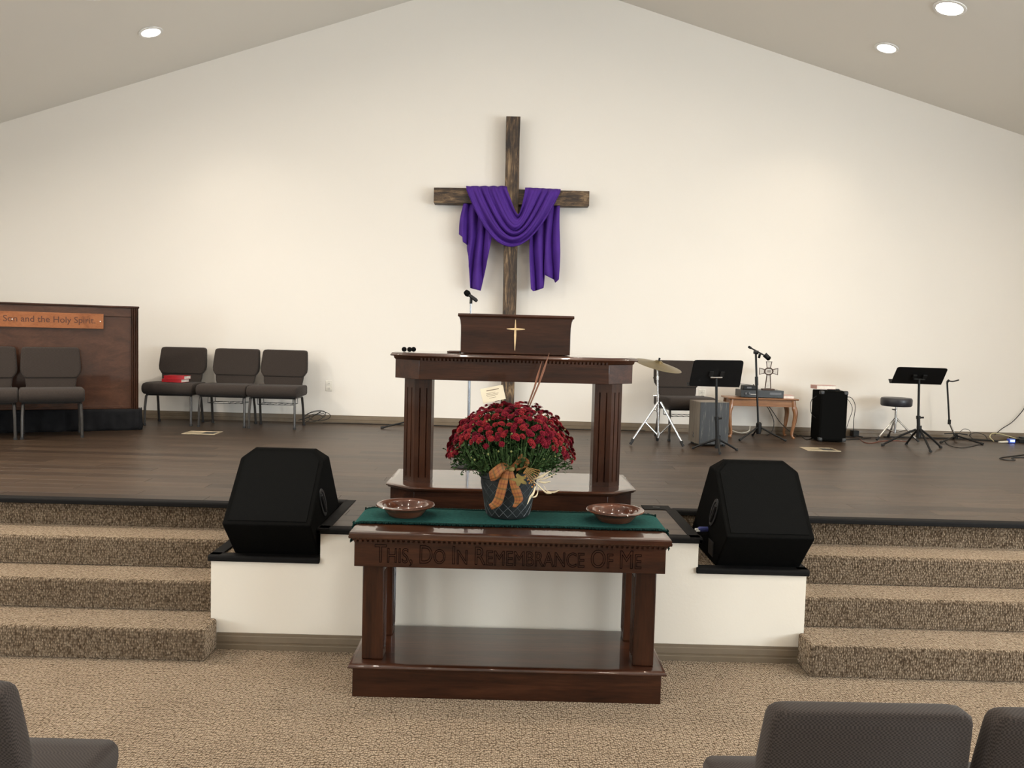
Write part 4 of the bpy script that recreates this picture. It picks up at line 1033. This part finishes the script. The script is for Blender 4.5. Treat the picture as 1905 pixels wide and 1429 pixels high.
# straight stand behind the pulpit
B = Vector((at(874, 700, 6.35).x, 6.35, S)); ms = thing('microphone_stand', 'straight chrome microphone stand behind the pulpit', 'microphone stand', B)
tpz = at(876, 562, 6.35) - B
MB().lathe([(.001, 0), (.125, 0), (.127, .008), (.11, .02), (.03, .032), (.018, .045), (.001, .046)], 32).build('base', 'steel_dark', ms)
MB().tube([(0, 0, .03), (tpz.x * .6, 0, tpz.z * .6)], .011, 12).build('lower_pole', 'steel', ms)
MB().tube([(tpz.x * .58, 0, tpz.z * .58), tpz], .0075, 12).build('upper_pole', 'steel', ms)
MB().tube([(tpz.x * .57, 0, tpz.z * .57), (tpz.x * .62, 0, tpz.z * .62)], .016, 12).build('clutch', 'plastic_black', ms)
mc = thing('vocal_microphone', 'black vocal microphone on top of the stand behind the pulpit', 'microphone', B + tpz)
MB().tube([(0, 0, -.012), (.002, 0, .03)], .011, 10).build('clip', 'plastic_black', mc)
MB().tube([(-.012, 0, .052), (.035, -.02, .018), (.046, -.025, .008)], [.0125, .0145, .012], 12).build('handle', 'plastic_black', mc)
a, b = Vector((-.012, 0, .05)), Vector((-.03, .01, .066)); d = (a - b).normalized()
MB().tube([b - d * .026, b - d * .02, b, b + d * .02, b + d * .026], [.006, .019, .0245, .019, .012], 16).build('grille', 'black_grille', mc)
# folded stand behind the left column of the pulpit
B = Vector((-1.02, 8.75, S)); fs_ = thing('short_stand', 'low black tripod stand half hidden behind the left pulpit column', 'microphone stand', B)
tripod_legs(fs_, .09, [(-.33, -.06), (.22, -.2), (.14, .26)], 'plastic_black')
MB().tube([(0, 0, .05), (0, 0, .36)], .011, 10).build('pole', 'plastic_black', fs_)
MB().tube([(0, 0, .06), (0, 0, .14)], .022, 10).build('hub', 'plastic_black', fs_)
# cymbal stand
B = Vector((1.435, 7.93, S)); cs = thing('cymbal_stand', 'chrome cymbal stand with splayed tripod right of the pulpit', 'cymbal stand', B)
tl = [Vector((1.16, 7.84, S)) - B, Vector((1.645, 7.79, S)) - B, Vector((1.47, 8.17, S)) - B]
for v in tl:
    l = MB().tube([(v.x * .05, v.y * .05, .42), (v.x, v.y, .035)], .0105, 10).build('leg', 'chrome', cs)
    MB().tube([(v.x * .92, v.y * .92, .065), (v.x * 1.02, v.y * 1.02, .014)], [.0165, .0135], 10).build('foot', 'rubber', l)
    MB().tube([(0, 0, .09), (v.x * .52, v.y * .52, .23)], .0065, 8).build('brace', 'chrome', l)
tp = at(1223, 685, 7.93) - B
pts_ = [Vector((0, 0, .07)), tp]
MB().tube([pts_[0], tp * .62 + Vector((0, 0, .02))], .0125, 12).build('lower_pole', 'chrome', cs)
MB().tube([tp * .6, tp], .009, 12).build('upper_pole', 'chrome', cs)
for k, r_ in ((.06, .019), (.40, .019), (.605, .0165), (.86, .0145)):
    c = Vector((0, 0, .07)).lerp(tp, k); col_ = MB().tube([c - Vector((0, 0, .018)), c + Vector((0, 0, .018))], r_, 12).build('collar', 'chrome', cs)
    if k > .3: MB().tube([c + Vector((-.01, -.005, 0)), c + Vector((-.045, -.01, .002))], .006, 8).build('wing_nut', 'chrome', col_)
MB().tube([tp, tp + Vector((.012, 0, .075))], .005, 8).build('tilter_rod', 'steel_dark', cs)
MB().tube([tp + Vector((.010, 0, .05)), tp + Vector((.018, 0, .10))], [.011, .009], 10).build('felt_and_nut', 'plastic_black', cs)
cy = thing('cymbal', 'tilted bronze cymbal on the chrome stand beside the pulpit', 'cymbal', B + tp + Vector((.008, 0, .045)))
cy.rotation_euler = (R(10), R(12), 0)
prof = [(.006, .030), (.03, .026), (.045, .014), (.052, .010), (.14, -.004), (.232, -.022), (.2325, -.0235), (.14, -.006), (.052, .008), (.044, .0115), (.029, .0235), (.006, .0275)]
n = 64; rings = [[(r * cos(2 * pi * j / n), r * sin(2 * pi * j / n), z) for j in range(n)] for r, z in prof]
MB().loft(rings, closed=True).build('bronze_disc', 'brass', cy, smooth=60)

# side table with cabriole legs
TZ = .425; tb = thing('side_table', 'small brown wooden side table with cabriole legs against the wall', 'table', (2.68, 8.90, S))
MB().box(-.375, .375, -.17, .15, TZ - .018, TZ).build('table_top', 'oak', tb, bevel=.008, seg=3)
for (a, b, c, d) in ((-.335, .335, -.145, -.13), (-.335, .335, .11, .125), (-.335, -.32, -.13, .11), (.32, .335, -.13, .11)): MB().box(a, b, c, d, TZ - .09, TZ - .018).build('apron', 'oak', tb, bevel=.002)
for sx in (-1, 1):
    for sy, yy in ((-1, -.135), (1, .115)):
        path = [(sx * .325, yy, TZ - .02), (sx * .335, yy + sy * .004, TZ - .09), (sx * .35, yy + sy * .010, TZ - .16), (sx * .342, yy + sy * .006, TZ - .26), (sx * .325, yy, .07), (sx * .325, yy + sy * .003, .03), (sx * .338, yy + sy * .01, .012)]
        l = MB().tube(spline(path, 5), [.024] * 6 + [.027 - .0006 * i for i in range(10)] + [.019 - .0006 * i for i in range(15)], 10).build('leg', 'oak_leg', tb)
        MB().lathe([(.001, 0), (.016, 0), (.02, .008), (.014, .018), (.001, .02)], 12, (sx * .338, yy + sy * .01, 0)).build('pad_foot', 'oak_leg', l)
TT = S + TZ
a, b = at(1378, 740, 8.78), at(1457, 740, 8.78)
am = thing('power_amplifier', 'flat black power amplifier on the wooden side table', 'amplifier', ((a.x + b.x) / 2, 8.78, TT))
hw = (b.x - a.x) / 2; h_ = at(1415, 726, 8.78).z - at(1415, 740, 8.78).z
MB().box(-hw, hw, 0, .22, .006, h_).build('case', 'device', am, bevel=.003)
MB().box(-hw - .002, hw + .002, -.006, 0, .006, h_).build('face_plate', 'device', am, bevel=.001)
for x in (-hw * .78, -hw * .62): MB().lathe([(.012, 0), (.011, .012), (.001, .0125)], 16).xf(Matrix.Translation((x, -.006, h_ * .55)) @ Matrix.Rotation(R(90), 4, 'X')).build('knob', 'display', am)
MB().box(hw * .35, hw * .9, -.0075, -.006, h_ * .45, h_ * .75).build('display', 'display', am, smooth=0)
MB().box(-hw * .55, -hw * .2, -.0072, -.006, h_ * .42, h_ * .5).build('printed_name', 'outlet', am, smooth=0)
for x in (-hw * .8, hw * .8):
    for y in (.03, .19): MB().lathe([(.012, 0), (.010, .006), (.001, .0062)], 10, (x, y, 0)).build('foot', 'rubber', am)
a, b = at(1383, 724, 8.82), at(1410, 724, 8.82)
rc = thing('wireless_receiver', 'small black wireless receiver with a thin antenna on the amplifier', 'receiver', ((a.x + b.x) / 2, 8.82, TT + h_))
hw2 = (b.x - a.x) / 2
MB().box(-hw2, hw2, 0, .12, .0, .045).build('case', 'plastic_black', rc, bevel=.006)
MB().box(-hw2 * .5, hw2 * .1, -.002, 0, .016, .032).build('display', 'display', rc, smooth=0)
MB().tube([(hw2 * .6, .06, .045), (-hw2 * .2, .05, .052), (-hw2 * 2.0, .05, .062)], .003, 6).build('antenna', 'plastic_black', rc)
MB().lathe([(.001, 0), (.008, 0), (.007, .012), (.001, .013)], 12, (hw2 * .6, .06, .044)).build('antenna_socket', 'plastic_black', rc)
# small decorative cross
a, b = at(1429, 725, 8.85), at(1429, 673, 8.85)
dc = thing('decorative_cross', 'small bronze frame cross with oval centre standing on the amplifier', 'cross', (a.x, 8.86, TT + h_))
hc = b.z - TT - h_
kx = (at(1446, 690, 8.85).x - at(1412, 690, 8.85).x) / 2; zc = hc * .66
fr = MB()
def frame(pts): fr.tube([(x, 0, z) for x, z in pts], .0055, 6, True)
frame([(-.030, .02), (.030, .02), (.017, zc - .03), (-.017, zc - .03)])
frame([(-.017, zc + .03), (.017, zc + .03), (.030, hc), (-.030, hc)])
frame([(-.035, zc - .017), (-.035, zc + .017), (-kx, zc + .034), (-kx, zc - .034)])
frame([(.035, zc - .017), (.035, zc + .017), (kx, zc + .034), (kx, zc - .034)])
fr.build('frame', 'wire_brown', dc)
ovp = [(.045 * cos(2 * pi * i / 24), zc + .036 * sin(2 * pi * i / 24)) for i in range(24)]
MB().tube([(x, -.004, z) for x, z in ovp], .006, 6, True).build('oval_rim', 'wire_brown', dc)
MB().prism([(x * .92, zc + (z - zc) * .9) for x, z in ovp], 'y', -.003, .003).build('oval_plate', 'pale_glass', dc, smooth=0)
o = MB()
for x in (-.02, -.008, .004, .016): o.box(x, x + .005, -.0045, -.003, zc - .014, zc + .012)
o.build('oval_bars', 'wire_brown', dc, smooth=0)
for q in ([(-.026, .024), (.026, .024), (.014, zc - .034), (-.014, zc - .034)], [(-.014, zc + .034), (.014, zc + .034), (.026, hc - .004), (-.026, hc - .004)], [(-.04, zc - .014), (-.04, zc + .014), (-kx + .005, zc + .03), (-kx + .005, zc - .03)], [(.04, zc - .014), (.04, zc + .014), (kx - .005, zc + .03), (kx - .005, zc - .03)]):
    MB().prism(q, 'y', -.001, .001).build('pane', 'pale_glass', dc, smooth=0)
MB().box(-.065, .065, -.03, .03, 0, .016).build('foot_plate', 'wire_brown', dc, bevel=.003)
p = at(1466, 739, 8.83); book('hymnal', 'pale pink book at the right end of the wooden side table', (p.x - .01, 8.85, TT), R(0), .115, .16, .034, 'pink_cover')
# guitar amplifier
ga = thing('bass_cabinet', 'tall black speaker cabinet with corner guards against the wall', 'speaker', (3.345, 8.53, S), R(-3))
MB().box(-.139, .139, 0, .28, .012, .53).build('cabinet', 'black_carpet', ga, bevel=.01, seg=3)
MB().box(-.122, .122, -.003, .004, .03, .51).build('grille', 'black_grille', ga, bevel=.002)
for sx in (-1, 1):
    for z0, z1 in ((.008, .05), (.492, .535)):
        MB().box(min(sx * .097, sx * .143), max(sx * .097, sx * .143), -.006, .045, z0, z1).build('corner_guard', 'handle_black', ga, bevel=.012, seg=3)
    MB().lathe([(.016, 0), (.014, .014), (.001, .0145)], 12, (sx * .10, .05, 0)).build('foot', 'rubber', ga); MB().lathe([(.016, 0), (.014, .014), (.001, .0145)], 12, (sx * .10, .23, 0)).build('foot', 'rubber', ga)
MB().tube([(-.03, .14, .531), (-.02, .14, .541), (.09, .14, .541), (.10, .14, .531)], .008, 8).build('carry_handle', 'handle_black', ga)
p = at(1527, 727, 8.6); book('hymnal', 'pale pink book lying on top of the black speaker cabinet', (3.26, 8.62, S + .549), R(4), .205, .15, .038, 'pink_cover')
# drum stool
B = Vector((4.125, 8.82, S)); dt = thing('drum_stool', 'round black drum stool on chrome tripod legs', 'stool', B)
zt_ = (at(1663, 741, 8.7) - B).z; zb_ = (at(1663, 757, 8.7) - B).z
MB().lathe([(.001, zb_), (.145, zb_), (.156, zb_ + .012), (.158, zt_ - .02), (.15, zt_ - .004), (.13, zt_), (.001, zt_ + .002)], 40).build('seat', 'throne_vinyl', dt, smooth=50)
MB().tube([(0, 0, .08), (0, 0, zb_)], .0125, 12).build('pole', 'chrome', dt)
MB().tube([(0, 0, .2), (0, 0, .245)], .02, 12).build('collar', 'chrome', dt)
MB().tube([(-.01, -.01, zb_ - .04), (-.05, -.015, zb_ - .035)], .007, 8).build('wing_bolt', 'chrome', dt)
for a in (200, 320, 80):
    dx, dy = .235 * cos(R(a)), .235 * sin(R(a))
    l = MB().tube([(dx * .06, dy * .06, .235), (dx, dy, .022)], .0095, 8).build('leg', 'chrome', dt)
    MB().tube([(dx * .9, dy * .9, .044), (dx * 1.03, dy * 1.03, .014)], .0135, 8).build('foot', 'rubber', l)
    MB().tube([(0, 0, .09), (dx * .5, dy * .5, .13)], .006, 8).build('brace', 'chrome', l)
# empty boom stand at right
B = Vector((4.83, 8.90, S)); es = thing('bent_stand', 'black microphone stand with its bare boom bent over, right of the music stands', 'microphone stand', B)
tripod_legs(es, .06, [(-.28, -.22), (.14, -.26), (.06, .17)], 'plastic_black')
tp = at(1762, 711, 8.9) - B; md = at(1766, 786, 8.9) - B
MB().tube([(0, 0, .03), (0, 0, .075), md * .35], [.02, .018, .0125], 10).build('hub', 'plastic_black', es)
MB().tube([(0, 0, .03), md], .0105, 10).build('lower_pole', 'chrome', es)
MB().tube([md, tp], .009, 10).build('upper_pole', 'plastic_black', es)
MB().tube([md - Vector((0, 0, .02)), md + Vector((0, 0, .03))], .016, 10).build('clutch', 'plastic_black', es)
e1 = at(1784, 707, 8.86) - B
MB().tube(spline([tp, tp + Vector((.012, 0, .012)), (tp + e1) / 2 + Vector((0, 0, -.004)), e1], 5), .0072, 8).build('boom', 'plastic_black', es)
MB().tube([tp + Vector((0, 0, .0)), tp + Vector((.02, 0, .022))], .013, 8).build('pivot', 'plastic_black', es)
c0, c1 = at(1757, 807, 8.85) - B, at(1800, 809, 8.85) - B
MB().tube(spline([c0, (c0 + c1) / 2 + Vector((0, 0, .01)), c1], 4), .006, 8).build('cable_hook', 'plastic_black', es)

# ------------------------------------------------------------------ cables and small electrics
def cable(name, label, pts, mat, r=.0045, floor=True, group='cables on the stage'):
    P = [Vector(p) for p in pts]; o = P[0].copy()
    ob = MB().tube(spline([p - o for p in P], 7), r, 6).build(name, mat, None, loc=tuple(o)); tag(ob, label, 'cable', group); return ob
zf = S + .005
def fl_(x, y, dz=0): p = atz(x, y, zf); p.y = min(p.y, 9.10); return Vector((p.x, p.y, zf + dz))
cable('cable', 'black cable lying along the skirting behind the pulpit columns', [(-2.05, 9.05, zf), (-1.8, 9.09, zf), (-1.3, 9.08, zf), (-.8, 9.10, zf), (-.3, 9.07, zf), (.3, 9.10, zf), (.9, 9.08, zf), (1.5, 9.10, zf)], 'cable_black')
coil = []
for i in range(64):
    a = i / 64 * 2 * pi * 4; k = i / 64; coil.append((-2.14 + (.12 + .04 * sin(3.1 * k * 6)) * cos(a) + .05 * sin(k * 9), 9.0 + .05 * sin(a), S + .075 + .07 * sin(a * 1.0 + .6 * k * 6) * (.5 + .5 * cos(k * 5) ** 2) + .0 * k))
coil = [(x, y, max(z, zf)) for x, y, z in coil]
cable('coiled_cable', 'loose coil of black cable behind the right wall chair', coil, 'cable_black', .0035)
cable('cable', 'black cable hanging from the table to the floor, left of the two', [(2.80, 9.08, TT - .09), (2.84, 9.05, S + .28), (2.89, 9.02, S + .15), (2.86, 8.98, S + .05), (2.80, 8.96, zf)], 'cable_black', .004)
cable('cable', 'black cable hanging from the table and sweeping right to the floor', [(2.83, 9.08, TT - .09), (2.88, 9.04, S + .26), (2.96, 9.0, S + .14), (3.08, 8.98, S + .04), (3.2, 8.97, zf), (3.5, 9.0, zf), (3.8, 9.05, zf)], 'cable_black', .004)
cable('cable', 'white cable looped under the wooden side table', [(2.41, 9.1, S + .10), (2.45, 9.08, S + .04), (2.55, 9.05, S + .015), (2.63, 9.05, S + .04), (2.65, 9.08, S + .09)], 'cable_white', .005)
cable('cable', 'outer black cable arching from the speaker cabinet to the floor', [(3.515, 8.7, S + .46), (3.60, 8.72, S + .455), (3.68, 8.8, S + .36), (3.72, 8.92, S + .2), (3.76, 9.0, S + .05), (3.77, 9.0, zf)], 'cable_black', .0035)
cable('cable', 'inner black cable arching from the speaker cabinet to the floor', [(3.515, 8.7, S + .44), (3.57, 8.72, S + .43), (3.65, 8.8, S + .33), (3.665, 8.92, S + .18), (3.67, 9.0, S + .05), (3.68, 9.0, zf)], 'cable_black', .003)
cable('cable', 'short black cable bowed along the left side of the speaker cabinet', [(3.204, 8.64, S + .47), (3.155, 8.64, S + .43), (3.145, 8.64, S + .36), (3.16, 8.64, S + .28), (3.204, 8.64, S + .24)], 'cable_black', .004)
cable('cable', 'black cable snaking on the floor left of the speaker cabinet', [fl_(1482, 812), fl_(1490, 810), fl_(1500, 818), fl_(1515, 815), fl_(1540, 818), fl_(1580, 818), fl_(1620, 815)], 'cable_black', .005)
cable('cable', 'reddish cable curling on the floor beside the drum stool', [fl_(1600, 817), fl_(1606, 822), fl_(1615, 824.5), fl_(1625, 824), fl_(1640, 821), fl_(1665, 820), fl_(1690, 822)], 'cable_red', .0045)
cable('cable', 'thick dark cable bundle along the wall at far right', [fl_(1640, 812), fl_(1690, 812), fl_(1740, 815), fl_(1790, 817), fl_(1840, 820), fl_(1880, 823), fl_(1930, 824)], 'cable_black', .013)
cable('cable', 'thin dark cable bowing on the floor under the bent stand', [fl_(1755, 818), fl_(1765, 828), fl_(1785, 833), fl_(1805, 831), fl_(1822, 827)], 'cable_black', .004)
cable('cable', 'dark cable arching above the floor right of the bent stand', [fl_(1811, 818), (5.05, 9.04, S + .06), (5.13, 9.05, S + .085), (5.22, 9.05, S + .06), fl_(1838, 820)], 'cable_black', .004)
cable('cable', 'small wire loop beside the foot of the bent stand', [(4.86, 8.9, S + .10), (4.92, 8.92, S + .135), (4.98, 8.92, S + .12), (5.0, 8.92, S + .06)], 'cable_black', .003)
cable('cable', 'black cable rising up the wall at the right picture edge', [(5.36, 9.1, S + .06), (5.45, 9.12, S + .13), (5.55, 9.12, S + .20), (5.64, 9.12, S + .30), (5.8, 9.13, S + .5), (6.2, 9.13, S + .8)], 'cable_black', .0045)
cable('cable', 'yellowish cable looping by the power strip at far right', [(5.27, 8.95, zf), (5.24, 8.98, S + .05), (5.29, 9.02, S + .085), (5.38, 9.03, S + .08), (5.46, 9.0, S + .06), (5.56, 8.9, S + .03), (5.7, 8.8, zf)], 'cable_yellow', .0045)
cable('cable', 'black cable in a hairpin loop on the floor at the right edge', [fl_(1920, 844), fl_(1890, 848), fl_(1866, 851), fl_(1860, 853), fl_(1870, 855.5), fl_(1888, 856), fl_(1882, 852), fl_(1895, 851), fl_(1920, 852)], 'cable_black', .0055)
ad = thing('power_adapter', 'black power adapter block on the skirting by the drum stool', 'power adapter', (3.80, 9.06, S))
MB().box(-.035, .035, -.03, .05, .01, .075).build('body', 'plastic_black', ad, bevel=.006)
MB().tube([(.03, 0, .012), (.08, -.02, .006)], .006, 8).build('strain_relief', 'plastic_black', ad)
ps = thing('power_strip', 'black floor box with plugs at the far right picture edge', 'power strip', (5.62, 8.98, S), R(4))
MB().box(-.12, .35, -.09, .09, .0, .045).build('case', 'plastic_black', ps, bevel=.005)
MB().box(-.05, .33, -.03, .03, .045, .06).build('plug_row', 'handle_black', ps, bevel=.003)
for x in (.0, .04): MB().tube([(x, 0, .05), (x + .004, 0, .10)], [.009, .005], 8).build('plug', 'plastic_black', ps)
bl = thing('blue_connector', 'glowing blue connector beside the power strip at far right', 'connector', (5.40, 8.86, S))
MB().box(-.035, .035, -.025, .025, .0, .05).build('body', 'blue_plastic', bl, bevel=.006)
MB().box(-.025, .025, -.0262, -.024, .015, .042).build('light_window', 'blue_led', bl, bevel=.001)
MB().tube([(-.035, 0, .016), (-.14, -.01, .012)], [.012, .009], 8).build('white_lead', 'cable_white', bl)
